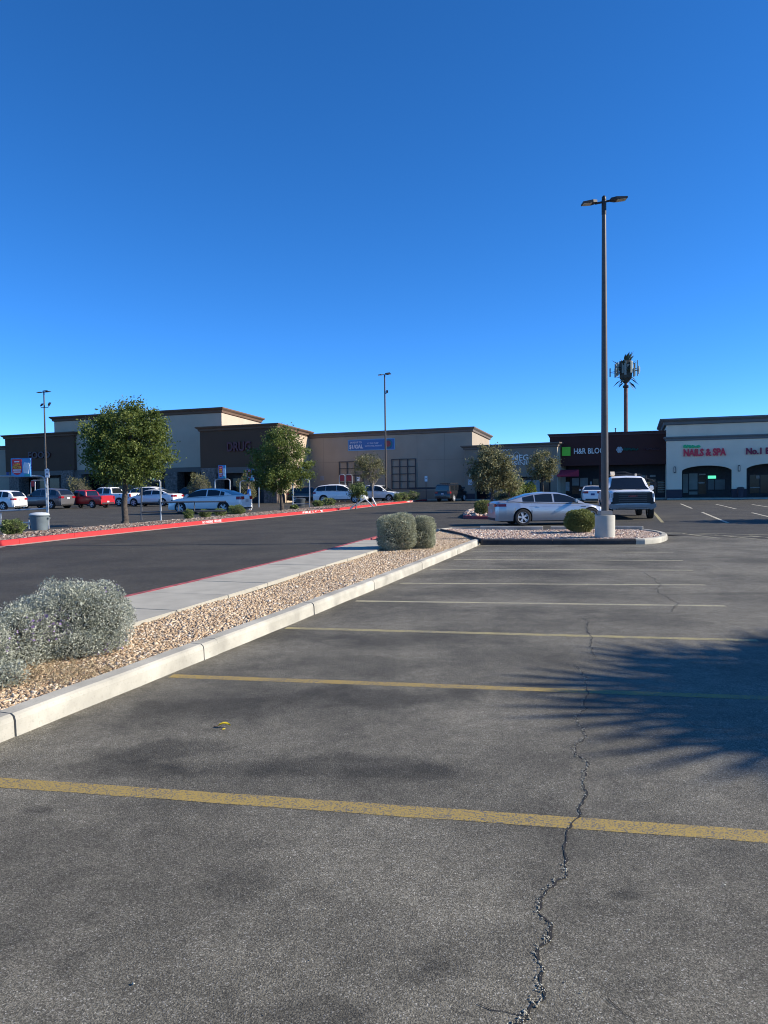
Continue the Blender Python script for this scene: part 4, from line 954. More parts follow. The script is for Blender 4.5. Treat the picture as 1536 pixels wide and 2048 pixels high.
# big silvery shrub in the near strip (several merged mounds)
b = G(150, 1335, 0.11)
def rel(px, py, Y): p = at(px, py, Y); return p.x - b.x, p.y - b.y, p.z - b.z
bl = []
for px, py, Y, rx, rz in [(192, 1244, 7.15, 0.34, 0.395), (140, 1248, 7.05, 0.40, 0.385), (75, 1272, 6.85, 0.38, 0.34), (20, 1300, 6.5, 0.36, 0.36), (-60, 1330, 6.1, 0.40, 0.40), (-150, 1320, 5.9, 0.45, 0.45), (150, 1300, 6.9, 0.38, 0.22), (-20, 1375, 5.75, 0.24, 0.20)]:
    q = rel(px, py, Y); bl.append((*q, rx, rx * 0.9, rz))
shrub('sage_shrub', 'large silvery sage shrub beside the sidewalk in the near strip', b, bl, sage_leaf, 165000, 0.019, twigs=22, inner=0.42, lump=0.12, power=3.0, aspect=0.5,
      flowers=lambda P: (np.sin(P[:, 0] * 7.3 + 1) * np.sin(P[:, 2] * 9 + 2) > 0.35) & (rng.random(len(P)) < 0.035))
# two clipped silvery shrubs at the end of the strip
b = G(800, 1102, 0.11); s_ = b.y / F_PX
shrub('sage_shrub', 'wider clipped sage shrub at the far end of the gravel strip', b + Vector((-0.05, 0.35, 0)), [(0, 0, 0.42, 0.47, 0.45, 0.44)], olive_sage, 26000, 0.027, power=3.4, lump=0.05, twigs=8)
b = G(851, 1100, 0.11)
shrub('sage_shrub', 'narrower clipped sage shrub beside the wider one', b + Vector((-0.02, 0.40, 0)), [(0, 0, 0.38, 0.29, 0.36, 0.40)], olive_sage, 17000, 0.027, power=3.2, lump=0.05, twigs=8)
# clipped dome next to the lamp base
pxshrub('clipped_shrub', 'rounded clipped green shrub left of the lamp base', 1167, 1066, 62, 47, clip_leaf, 15000, 0.040, power=2.3, lump=0.04)
pxshrub('clipped_shrub', 'square clipped dark shrub behind the silver coupe tail', 968, 1031, 34, 30, clip_leaf, 5000, 0.055, power=4.0, lump=0.03)
pxshrub('clipped_shrub', 'low domed shrub under the island trees', 1016, 1003, 52, 22, olive_leaf, 4000, 0.085, power=2.3, lump=0.03)
pxshrub('leafy_shrub', 'bright yellow green shrub before the restaurant window', 1058, 1003.5, 40, 36, bright_leaf, 3500, 0.12, lump=0.14)
pxshrub('leafy_shrub', 'dark shrub left of the bright one by the restaurant', 1036, 1004, 24, 36, shrub_leaf, 2200, 0.12, lump=0.14)
# planter shrubs along the red kerb
for px, py, w_, h_, lb in [(18, 1071, 46, 32, 'round green shrub in front of the grey bin'), (-40, 1076, 50, 34, 'round green shrub cut by the left picture edge'), (375, 1039, 20, 20, 'leftmost small shrub before the white sedan front wheel'),
                           (408, 1036, 24, 16, 'second small shrub below the white sedan door'), (438, 1033, 26, 16, 'third small shrub below the white sedan'), (471, 1030, 34, 20, 'widest small shrub behind the white sedan rear wheel'),
                           (588, 1019, 16, 9, 'tiny shrub by the second tree trunk'), (635, 1014, 22, 13, 'left of two green shrubs before the white suv'), (657, 1011.5, 28, 16, 'right of two green shrubs before the white suv'),
                           (795, 1004, 18, 17, 'pale shrub near the planter tip'), (808, 1003.2, 24, 20, 'flowering shrub near the planter tip'), (826, 1001.8, 28, 19, 'last rounded shrub at the red planter tip')]:
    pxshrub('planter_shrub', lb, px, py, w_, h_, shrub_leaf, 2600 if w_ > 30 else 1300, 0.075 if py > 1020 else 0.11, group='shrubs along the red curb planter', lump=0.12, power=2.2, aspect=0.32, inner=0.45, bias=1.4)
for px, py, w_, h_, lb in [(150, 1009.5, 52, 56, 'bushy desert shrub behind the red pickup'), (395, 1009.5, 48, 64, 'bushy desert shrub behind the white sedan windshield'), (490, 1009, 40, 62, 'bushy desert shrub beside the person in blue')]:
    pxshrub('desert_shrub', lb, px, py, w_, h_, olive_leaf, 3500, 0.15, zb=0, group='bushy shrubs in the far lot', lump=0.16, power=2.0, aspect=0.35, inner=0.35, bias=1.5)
# dry grass and litter under the big shrub
b = G(150, 1345, 0.11); n_ = 2600
P = np.stack([rng.normal(b.x - 0.1, 0.42, n_), rng.normal(b.y - 0.05, 0.30, n_), rng.uniform(0.115, 0.15, n_)], 1)
P = P[pip(P, strip_near)]
tag(link('dry_grass', leaf_mesh('dry_grass', P, 0.05, leafmat('dry_straw', (0.24, 0.17, 0.09), (0.45, 0.37, 0.22), 0.2), aspect=0.1)), 'dry straw litter under the big sage shrub', 'grass', kind='stuff')
n_ = 900; P = np.stack([rng.uniform(-4, 2, n_), rng.uniform(5, 20, n_), np.full(n_, 0.135)], 1); P = P[pip(P, strip_near)]
tag(link('dry_litter', leaf_mesh('dry_litter', P, 0.035, MATS['dry_straw'], aspect=0.3)), 'small dry leaves lying on the strip gravel', 'litter', kind='stuff')
# the yellow leaf on the asphalt
b = G(449, 1455); lf = thing('fallen_leaf', 'small bright yellow curled leaf on the near asphalt', 'leaf', b)
mb = MB(); n_ = 8; vs = []; fs = []
for i in range(n_ + 1):
    t = i / n_; w_ = 0.016 * math.sin(math.pi * (0.08 + 0.9 * t)); x = -0.04 + 0.08 * t; zz = 0.012 + 0.012 * math.sin(math.pi * t)
    for j in range(5):
        a = (j - 2) / 2; vs.append((x, a * w_, zz - 0.010 * (1 - a * a) + 0.010))
for i in range(n_):
    for j in range(4): fs.append((i * 5 + j, i * 5 + j + 1, (i + 1) * 5 + j + 1, (i + 1) * 5 + j))
mb.add(vs, fs).build('blade', M('yellow_leaf', (0.75, 0.55, 0.03), 0.6, var=0.2, scale=30), lf, smooth=True)
MB().tube([(-0.04, 0, 0.012), (-0.06, 0.004, 0.008), (-0.075, 0.012, 0.004)], 0.0025, 5).build('stalk', M('leaf_stalk', (0.45, 0.16, 0.03), 0.7), lf)
MB().tube([(-0.005, -0.045, 0.003), (0.012, -0.035, 0.004)], 0.0035, 5).build('fragment', MATS['yellow_leaf'], lf)

# ================================================================== lamp poles, mast, corrals, bins
pole_m = M('bronze_pole', (0.085, 0.07, 0.06), 0.45, metal=0.3, var=0.1); head_m = M('lamp_housing', (0.03, 0.028, 0.027), 0.5, metal=0.3); lens_m = M('lamp_lens', (0.55, 0.48, 0.36), 0.3, var=0.05)
drum_m = conc('lamp_base_concrete', (0.44, 0.42, 0.35), 0.10, 0.15)
def led_head(parent, x0, x1, z0, z1, y, w):
    """flat head reaching from the arm to its outer end"""
    s_ = 1 if x1 > x0 else -1; mb = MB(); n0 = Vector((x0, y, z0)); n1 = Vector((x1, y, z1)); d = (n1 - n0); L = d.length; d.normalize(); up = Vector((-d.z, 0, d.x)) * s_
    if up.z < 0: up = -up
    def P_(t, v, h_): q = n0 + d * t + up * h_; return (q.x, q.y + v, q.z)
    vs = [P_(0, -w * .3, 0), P_(0, w * .3, 0), P_(0, w * .3, .06), P_(0, -w * .3, .06), P_(L * .3, -w * .5, -.01), P_(L * .3, w * .5, -.01), P_(L * .3, w * .5, .065), P_(L * .3, -w * .5, .065), P_(L, -w * .5, 0), P_(L, w * .5, 0), P_(L, w * .5, .04), P_(L, -w * .5, .04)]
    fs = [(0, 1, 2, 3), (8, 11, 10, 9)] + [(a + i, a + (i + 1) % 4, a + 4 + (i + 1) % 4, a + 4 + i) for a in (0, 4) for i in range(4)]
    h_ = mb.add(vs, fs).build('lamp_head', head_m, parent)
    MB().add([P_(L * .38, -w * .4, -.022), P_(L * .95, -w * .4, -.012), P_(L * .95, w * .4, -.012), P_(L * .38, w * .4, -.022), P_(L * .38, -w * .4, .0), P_(L * .95, -w * .4, .0), P_(L * .95, w * .4, .0), P_(L * .38, w * .4, .0)],
             [(3, 2, 1, 0), (0, 1, 5, 4), (1, 2, 6, 5), (2, 3, 7, 6), (3, 0, 4, 7)]).build('lens', lens_m, h_)
b = G(1210, 1075, 0.11); Y = b.y; s_ = Y / F_PX
lamp = thing('lamp_post', 'tall bronze twin-head lamp post on a round concrete base', 'lamp post', b)
MB().lathe([(0.272, -0.08), (0.272, 0.60), (0.262, 0.625), (0.0, 0.63)], 32).build('concrete_base', drum_m, lamp, smooth=True)
MB().box(-0.17, 0.17, -0.17, 0.17, 0.632, 0.75).build('base_cover', M('base_cover', (0.30, 0.28, 0.25), 0.6), lamp, bevel=0.012)
top = at(1202, 402, Y) - b; H = top.z
MB().lathe([(0.10, 0.75), (0.098, 2.4), (0.056, H - 0.05), (0.0, H)], 20).build('pole', pole_m, lamp, smooth=True)
MB().lathe([(0.062, H - 0.38), (0.065, H - 0.36), (0.065, H + 0.02), (0.0, H + 0.03)], 14).build('tenon', head_m, lamp, smooth=True)
MB().lathe([(0.02, H + 0.02), (0.06, H + 0.04), (0.06, H + 0.10), (0.03, H + 0.14), (0.0, H + 0.15)], 12).build('light_sensor', head_m, lamp, smooth=True)
MB().tube([(-0.24, 0, H - 0.07), (0.24, 0, H + 0.02)], 0.03, 8).build('arm', head_m, lamp)
led_head(lamp, -0.20, -0.60, H - 0.05, H - 0.09, 0.0, 0.26); led_head(lamp, 0.18, 0.62, H + 0.0, H + 0.04, 0.0, 0.26)
def far_lamp(label, px, py, ty, kind):
    b_ = G(px, py); Y_ = b_.y; h_ = (at(px, ty, Y_) - b_).z
    o_ = thing('lamp_post', label, 'lamp post', b_)
    MB().lathe([(0.28, 0), (0.28, 0.7), (0, 0.71)], 16).build('concrete_base', drum_m, o_, smooth=True)
    MB().lathe([(0.12, 0.71), (0.11, 2.5), (0.075, h_), (0, h_)], 12).build('pole', pole_m, o_, smooth=True)
    s = Y_ / F_PX
    MB().tube([(-8 * s, 0, h_ + 0.02), (8 * s, 0, h_ + 0.05)], 0.04, 6).build('arm', head_m, o_)
    led_head(o_, -4 * s, -13 * s, h_ + 0.02, h_ - 0.02, 0, 0.5); led_head(o_, 4 * s, 13 * s, h_ + 0.05, h_ + 0.1, 0, 0.5); led_head(o_, 0.05, 0.6, h_ + 0.06, h_ + 0.16, -0.4, 0.4)
    if kind == 'camera':
        z_ = h_ - 36 * s
        MB().tube([(0.06, 0, z_), (3.5 * s, 0, z_)], 0.05, 6).box(2.6 * s, 6.5 * s, -0.2, 0.2, z_ + 0.05, z_ + 0.3).build('floodlight', head_m, o_)
    else:
        z_ = h_ - 30 * s
        MB().tube([(-7 * s, 0, z_ + 0.2), (-6.5 * s, 0, z_), (8 * s, 0, z_ + 0.03), (8.5 * s, 0, z_ + 0.3)], 0.04, 6).build('bracket', head_m, o_)
        MB().prism([(-7 * s, z_ + 0.2), (-4 * s, z_ + 0.3), (-2.8 * s, z_ + 0.5), (-5 * s, z_ + 0.42)], -0.2, 0.2).build('floodlight', head_m, o_)
        MB().prism([(8 * s, z_ + 0.25), (9.5 * s, z_ + 0.22), (13 * s, z_ + 0.6), (10.5 * s, z_ + 0.58)], -0.2, 0.2).build('floodlight', head_m, o_)
far_lamp('slim lamp post before the long tan wall with banner', 772.5, 1003, 750, 'camera')
far_lamp('slim lamp post with floodlights beside the leftmost brown block', 94, 1010, 785, 'flood')
# mast disguised as a palm
tb = gp(1252, 118.0); s_ = 118.0 / F_PX
mast = thing('cell_mast', 'brown antenna mast disguised as a palm behind the maroon shops', 'mast', tb)
zt = (at(1252, 715, 118) - tb).z; zc = (at(1252, 745, 118) - tb).z; zb_ = (at(1252, 768, 118) - tb).z
MB().lathe([(0.33, 0), (0.30, zb_ - 1), (0.24, zb_), (0.24, zt - 0.6), (0, zt - 0.5)], 14).build('trunk', M('mast_brown', (0.14, 0.075, 0.06), 0.8, var=0.25, scale=2), mast, smooth=True)
MB().lathe([(0.40, zb_ - 0.6), (0.45, zb_ - 0.55), (0.45, zb_ - 0.25), (0.3, zb_ - 0.2)], 14).build('collar', head_m, mast)
MB().lathe([(0.35, zb_ + 0.2), (0.95, zb_ + 0.9), (1.0, zb_ + 1.9), (1.1, zt - 1.8), (1.0, zt - 0.6), (0, zt - 0.35)], 10).build('core', M('mast_dark', (0.045, 0.05, 0.042), 0.8, var=0.4, scale=2), mast)
fg = M('mast_green', (0.03, 0.06, 0.045), 0.7, var=0.3); ant = M('antenna_panel', (0.42, 0.47, 0.43), 0.6, var=0.08); antd = M('antenna_dark_panel', (0.20, 0.25, 0.23), 0.6)
for az, r_, z0, z1, mt in [(205, 1.6, 726, 752, antd), (285, 1.5, 726, 748, antd), (330, 2.0, 734, 750, antd), (10, 1.5, 726, 752, antd), (150, 1.6, 726, 750, antd), (200, 1.95, 738, 756, antd), (250, 1.5, 724, 752, antd), (275, 0.95, 730, 742, ant), (300, 1.2, 724, 745, ant), (340, 1.75, 722, 753, ant), (15, 2.4, 734, 743, ant), (175, 2.4, 736, 753, antd), (60, 1.8, 722, 750, ant), (120, 1.8, 722, 750, ant), (230, 1.1, 728, 748, antd), (320, 1.3, 738, 755, antd)]:
    a = R(az); x, y = r_ * math.cos(a), r_ * math.sin(a); za = (at(1252, z1, 118) - tb).z; zz = (at(1252, z0, 118) - tb).z
    mb = MB().box(-0.07, 0.07, -0.16, 0.16, za, zz); c_, n_ = math.cos(a), math.sin(a)
    mb.v = [(x + vx * c_ - vy * n_, y + vx * n_ + vy * c_, vz) for vx, vy, vz in mb.v]; mb.build('antenna', mt, mast)
    MB().tube([(0.2 * c_, 0.2 * n_, (za + zz) / 2 - 0.3), (x, y, (za + zz) / 2)], 0.05, 5).build('bracket', fg, mast)
for k in range(34):
    az = k * 2.4; e = random.choice([R(-55), R(-35), R(5), R(35), R(50), R(62)]); L = random.uniform(1.6, 2.4); z0 = zc + random.uniform(-1.2, 0.9) + (0.5 if e > 0.4 else 0)
    d = Vector((math.cos(az) * math.cos(e), math.sin(az) * math.cos(e), math.sin(e))); p0 = Vector((0, 0, z0)) + d * 0.5; p1 = p0 + d * L; md = p0.lerp(p1, 0.55) + Vector((0, 0, 0.1)); w_ = d.cross(Vector((0, 0, 1))).normalized() * 0.24
    MB().add([p0, md + w_, p1, md - w_, md + Vector((0, 0, 0.08)), md - Vector((0, 0, 0.06))], [(0, 1, 4), (1, 2, 4), (2, 3, 4), (3, 0, 4), (1, 0, 5), (2, 1, 5), (3, 2, 5), (0, 3, 5)]).build('frond', fg, mast)

galv = M('galvanised_pipe', (0.42, 0.43, 0.44), 0.45, metal=0.55, var=0.15, scale=6); dpipe = M('dark_pipe', (0.10, 0.105, 0.115), 0.5, metal=0.4)
def hoop(parent, o_, Y_, xa, xb, yb, yt, r_=0.035, rails=(), mat=galv, nm='hoop'):
    def q(x, y): return at(x, y, Y_) - o_
    k = 4 if xb > xa else -4
    MB().tube([q(xa, yb), q(xa, yt + 5), q(xa + k * .25, yt + 1.4), q(xa + k, yt), q(xb - k, yt), q(xb - k * .25, yt + 1.4), q(xb, yt + 5), q(xb, yb)], r_, 7).build(nm, mat, parent)
    for y in rails: MB().tube([q(xa, y), q(xb, y)], r_ * 0.85, 6).build('rail', mat, parent)
def ad_panel(label, x0, y0, x1, y1, Y_, words=True, turn=0.25):
    a = at(x0, y1, Y_); b_ = at(x1, y1, Y_); h_ = (at(x0, y0, Y_) - a).z; w_ = (b_ - a).length
    o_ = thing('corral_sign', label, 'sign', a, -turn * 0.3); sx = w_
    MB().box(0, sx, -0.03, 0.03, 0, h_).build('panel', M('sign_sky_blue', (0.09, 0.33, 0.60), 0.5, var=0.2, scale=2), o_, bevel=0.01)
    MB().box(-0.02, sx + 0.02, 0.031, 0.05, -0.02, h_ + 0.02).build('backing', M('sign_navy', (0.02, 0.03, 0.20), 0.5), o_)
    cr_ = M('sign_crimson', (0.75, 0.03, 0.05), 0.5)
    pts = [(0.08 * sx, 0.95 * h_), (0.08 * sx, 0.25 * h_), (0.2 * sx, 0.14 * h_), (0.32 * sx, 0.1 * h_), (0.44 * sx, 0.14 * h_), (0.57 * sx, 0.25 * h_), (0.57 * sx, 0.95 * h_)]
    MB().prism(pts, -0.042, -0.031).build('shield', cr_, o_)
    ye = M('sign_yellow', (0.85, 0.55, 0.04), 0.5); wh = M('sign_white', (0.75, 0.76, 0.78), 0.5)
    text(o_, 'LOW', (0.17 * sx, 0.48 * sx, 0.60 * h_, 0.72 * h_), -0.044, ye, 0.03, 0.012, 'letter'); text(o_, 'PRICES', (0.11 * sx, 0.54 * sx, 0.45 * h_, 0.57 * h_), -0.044, ye, 0.03, 0.012, 'letter')
    MB().box(0.2 * sx, 0.44 * sx, -0.05, -0.043, 0.79 * h_, 0.85 * h_).box(0.12 * sx, 0.53 * sx, -0.05, -0.043, 0.34 * h_, 0.40 * h_).box(0.14 * sx, 0.50 * sx, -0.05, -0.043, 0.23 * h_, 0.29 * h_).build('small_print', wh, o_)
    MB().prism([(0.66 * sx, 0.2 * h_), (0.9 * sx, 0.17 * h_), (0.97 * sx, 0.6 * h_), (0.93 * sx, 0.75 * h_), (0.7 * sx, 0.78 * h_), (0.63 * sx, 0.5 * h_)], -0.046, -0.031).build('picture', wh, o_)
    MB().box(0.70 * sx, 0.99 * sx, -0.048, -0.046, 0.02 * h_, 0.16 * h_).build('picture', M('sign_teal', (0.05, 0.42, 0.40), 0.5), o_)
    return o_
# corral 1 (left edge)
b = G(97, 1057, 0); Y = b.y
cor = thing('cart_corral', 'tall galvanised cart corral around the grey bin', 'cart corral', b)
def q(x, y, yy=None): return at(x, y, yy or Y) - b
MB().tube([q(97, 1058), q(95.5, 1035), q(91, 965), q(89.5, 958), q(86, 954), q(80, 952.5), q(-40, 952.5)], 0.045, 8).build('hoop', galv, cor)
MB().tube([q(-40, 1024), q(94.5, 1017)], 0.04, 7).build('rail', galv, cor); MB().tube([q(-40, 1049), q(96, 1043.5)], 0.035, 7).build('rail', galv, cor)
MB().tube([q(1, 1049), q(2, 1026)], 0.035, 7).build('post', galv, cor); MB().tube([q(58, 1060), q(58, 1040)], 0.03, 7).build('post', galv, cor)
ad_panel('wide blue and red price sign on the left cart corral', 23, 917, 63.5, 954, Y)
b2 = at(92, 955, Y - 0.2); sg = thing('post_sign', 'small white accessible parking sign beside the left corral', 'sign', (b2.x, b2.y, 0))
MB().tube([(0.06, 0, 0), (0.06, 0, b2.z + 0.4)], 0.03, 6).build('post', galv, sg)
MB().box(-0.02, 0.17, -0.06, -0.04, b2.z, b2.z + 0.36).build('panel', M('sign_plate_white', (0.72, 0.73, 0.75), 0.5), sg); MB().lathe([(0.045, -0.07), (0.045, -0.061)], 10, (0.08, 0, b2.z + 0.14), 'y').box(0.03, 0.12, -0.068, -0.061, b2.z + 0.27, b2.z + 0.30).build('symbol', M('sign_plate_blue', (0.10, 0.12, 0.2), 0.5), sg)
# far corral behind the grey crossover
b = G(75, 1010, 0); Y = b.y; cf = thing('cart_corral', 'small hoop with red plate behind the grey crossover', 'cart corral', b)
hoop(cf, b, Y, 62, 92, 1010, 960.5, 0.05); hoop(cf, b, Y, 70, 70.6, 1010, 961, 0.05, nm='post')
MB().box(*[v for v in ((at(62.5, 974, Y) - b).x, (at(69, 974, Y) - b).x)], -0.05, -0.02, (at(65, 973, Y) - b).z, (at(65, 962, Y) - b).z).build('red_plate', M('plate_red', (0.25, 0.02, 0.03), 0.5), cf)
# corral 2 right of the big tree
b = G(302, 1043, 0); Y = b.y; c2_ = thing('cart_corral', 'dark pipe cart corral between big tree and white sedan', 'cart corral', b)
MB().tube([at(283, 1040, Y) - b, at(283, 974, Y) - b], 0.045, 7).build('post', dpipe, c2_)
MB().tube([at(322, 1043, Y) - b, at(320.5, 963, Y) - b, at(318.5, 961.5, Y) - b, at(308, 961, Y) - b], 0.045, 7).build('post', galv, c2_)
for y0, y1 in ((1005, 1003), (1024, 1021.5)): MB().tube([at(283, y0, Y) - b, at(322, y0 - 0.4, Y) - b, at(452, y1, Y) - b], 0.04, 7).build('rail', dpipe, c2_)
for x in (357, 389): MB().tube([at(x, 1005, Y) - b, at(x, 1024, Y) - b], 0.03, 6).build('post', dpipe, c2_)
MB().lathe([(0.07, -0.05), (0.07, 0.05)], 8, tuple(at(305, 958, Y) - b), 'y').build('lamp_knob', M('corral_teal', (0.15, 0.40, 0.40), 0.5), c2_)
# corral 3, 4, 5
for xa, xb, yb, yt, rails, lb, sgn in [(430, 460, 1021, 958.5, (), 'galvanised hoop in front of the white sedan with sign', (437, 931, 452, 957, 'narrow price sign above the white sedan roof')), (480, 518, 1015, 962, (), 'galvanised hoop behind the white sedan trunk', (494, 938, 508, 961, 'narrow sign half hidden behind the second tree')),
                                  (586, 619, 1017, 959.5, (993, 1008), 'galvanised hoop right of the second tree', (596, 935, 607, 958.5, 'narrow sign right of the second tree'))]:
    b = G((xa + xb) / 2, yb, 0); Y = b.y; o_ = thing('cart_corral', lb, 'cart corral', b, 0, 'galvanised hoops along the planter')
    hoop(o_, b, Y, xa, xb, yb, yt, 0.045, rails); ad_panel(sgn[4], *sgn[:4], Y)
b = G(692, 1004, 0); Y = b.y; o_ = thing('cart_corral', 'twin hoops with red plates behind the white suv', 'cart corral', b)
hoop(o_, b, Y, 678.5, 690, 1004, 949, 0.05); hoop(o_, b, Y, 690.5, 704.5, 1004, 949, 0.05)
for x0, x1 in ((680, 688.5), (693, 703)): MB().box((at(x0, 960, Y) - b).x, (at(x1, 960, Y) - b).x, -0.05, -0.02, (at(x0, 962, Y) - b).z, (at(x0, 951, Y) - b).z).build('red_plate', MATS['plate_red'], o_)
# post sign by the long wall
for x, yb, y0, y1, lb in [(852.5, 1002, 952, 963, 'white accessible parking sign on a post before the long wall'), (717, 1003, 954, 962, 'white accessible parking sign behind the desert tree')]:
    b = G(x, yb, 0); Y = b.y; o_ = thing('post_sign', lb, 'sign', b); zz0 = (at(x, y1, Y) - b).z; zz1 = (at(x, y0, Y) - b).z
    MB().tube([(0, 0, 0), (0, 0, zz1)], 0.035, 6).build('post', trel, o_); MB().box(-0.15, 0.15, -0.06, -0.036, zz0, zz1).build('panel', MATS['sign_plate_white'], o_); MB().lathe([(0.07, -0.07), (0.07, -0.061)], 8, (0, 0, zz0 + 0.33), 'y').build('symbol', MATS['sign_plate_blue'], o_)
# bins
def bin_(label, px, py, w_px, h_px, c, lid):
    b_ = G(px, py, 0); s = b_.y / F_PX; r_ = w_px * s / 2; h_ = h_px * s; o_ = thing('trash_can', label, 'trash can', b_ + Vector((0, r_, 0)))
    m_ = M(f'bin_{lid}', c, 0.5, var=0.12)
    MB().lathe([(r_ * 0.80, 0), (r_ * 0.98, h_ * 0.72), (r_ * 1.0, h_ * 0.78), (r_ * 1.06, h_ * 0.79), (r_ * 1.06, h_ * 0.84), (r_ * 0.96, h_ * 0.85)], 18).build('body', m_, o_, smooth=True)
    MB().lathe([(r_ * 1.05, h_ * 0.845), (r_ * 1.06, h_ * 0.88), (r_ * 0.85, h_ * 0.96), (r_ * 0.3, h_), (0, h_)], 18).build('lid', M(f'bin_lid_{lid}', (0.52, 0.55, 0.56) if lid == 'grey' else c, 0.45), o_, smooth=True)
    for a in (-1, 1): MB().box(a * r_ * 1.0 - 0.05, a * r_ * 1.0 + 0.05, -0.1, 0.1, h_ * 0.62, h_ * 0.70).build('handle', m_, o_, bevel=0.015)
bin_('grey round bin with pale lid inside the left corral', 71, 1061, 37, 36, (0.14, 0.17, 0.18), 'grey')
bin_('dark green bin near the planter tip', 771, 1003, 17, 16, (0.03, 0.055, 0.05), 'green')
bin_('dark bin inside the hoop right of second tree', 600, 1013, 20, 17, (0.05, 0.06, 0.065), 'dark')
# ================================================================== vehicles
def paint(name, c, metal=0.0, rough=0.32): return M('paint_' + name, c, rough, metal=metal, var=0.03, scale=1.0, coat=0.6, spec=0.5)
P_SILVER = paint('silver', (0.46, 0.47, 0.49), 0.55, 0.30); P_WHITE = paint('white', (0.82, 0.81, 0.79)); P_GREY = paint('grey', (0.13, 0.125, 0.13), 0.3); P_RED = paint('red', (0.42, 0.012, 0.02)); P_BLACK = paint('black', (0.012, 0.012, 0.014)); P_TEAL = paint('teal', (0.03, 0.42, 0.50)); P_BLUE = paint('blue', (0.02, 0.16, 0.42))
CG = M('car_glass', (0.010, 0.012, 0.014), 0.05, var=0.0, spec=0.8); TYRE = M('tyre_rubber', (0.018, 0.018, 0.019), 0.85); RIM = M('alloy_rim', (0.62, 0.63, 0.65), 0.4, metal=0.25); DRIM = M('dark_rim', (0.10, 0.10, 0.11), 0.4, metal=0.6); BLK = M('black_trim', (0.015, 0.015, 0.016), 0.6); CHR = M('chrome', (0.42, 0.42, 0.43), 0.3, metal=0.9, var=0.02)
TAIL = M('tail_lamp', (0.30, 0.008, 0.014), 0.2, coat=0.5); HEADL = M('head_lamp', (0.45, 0.47, 0.50), 0.12, coat=0.6); PLATE = M('plate', (0.50, 0.50, 0.52), 0.5); PLATEB = M('plate_blue', (0.05, 0.07, 0.2), 0.5); SEAM = M('seam', (0.03, 0.03, 0.032), 0.7); GRILLE = M('grille', (0.02, 0.021, 0.023), 0.4, metal=0.3)
def interp(pts, x): return float(np.interp(x, [p[0] for p in pts], [p[1] for p in pts]))
def wheel_meshes(r, wd, spokes, tag_, rim):
    k = f'{tag_}{r:.3f}'
    if k in WM: return WM[k]
    n_ = 28; t = MB().lathe([(r * 0.66, -wd / 2), (r * 0.93, -wd / 2), (r, -wd / 2 + 0.03), (r, wd / 2 - 0.03), (r * 0.93, wd / 2), (r * 0.66, wd / 2)], n_, axis='y', caps=False).mesh('tyre', TYRE, True)
    mb = MB(); mb.lathe([(r * 0.62, -wd * 0.40), (r * 0.69, -wd * 0.52), (r * 0.70, -wd * 0.40), (r * 0.70, wd * 0.4)], n_, axis='y', caps=False)
    for i in range(spokes):
        for da in ((-0.16, 0.16) if spokes == 5 else (0.0,)):
            a = 2 * math.pi * i / spokes + da; c, s = math.cos(a), math.sin(a); w = r * 0.055
            q = [(r * .08 * c - w * s, r * .08 * s + w * c), (r * .66 * c - w * s, r * .66 * s + w * c), (r * .66 * c + w * s, r * .66 * s - w * c), (r * .08 * c + w * s, r * .08 * s - w * c)]
            mb.prism(q, -wd * 0.46, -wd * 0.30)
    mb.lathe([(r * 0.16, -wd * 0.50), (r * 0.16, -wd * 0.3)], 12, axis='y')
    rm = mb.mesh('rim', rim)
    dk = MB().lathe([(r * 0.64, -wd * 0.2), (r * 0.64, -wd * 0.1)], 20, axis='y').mesh('brake_disc', BLK)
    WM[k] = (t, rm, dk); return WM[k]
WM = {}
YF = [(0, 0.93), (0.25, 0.985), (0.5, 1.0), (0.75, 0.985), (0.93, 0.955), (1.0, 0.87)]
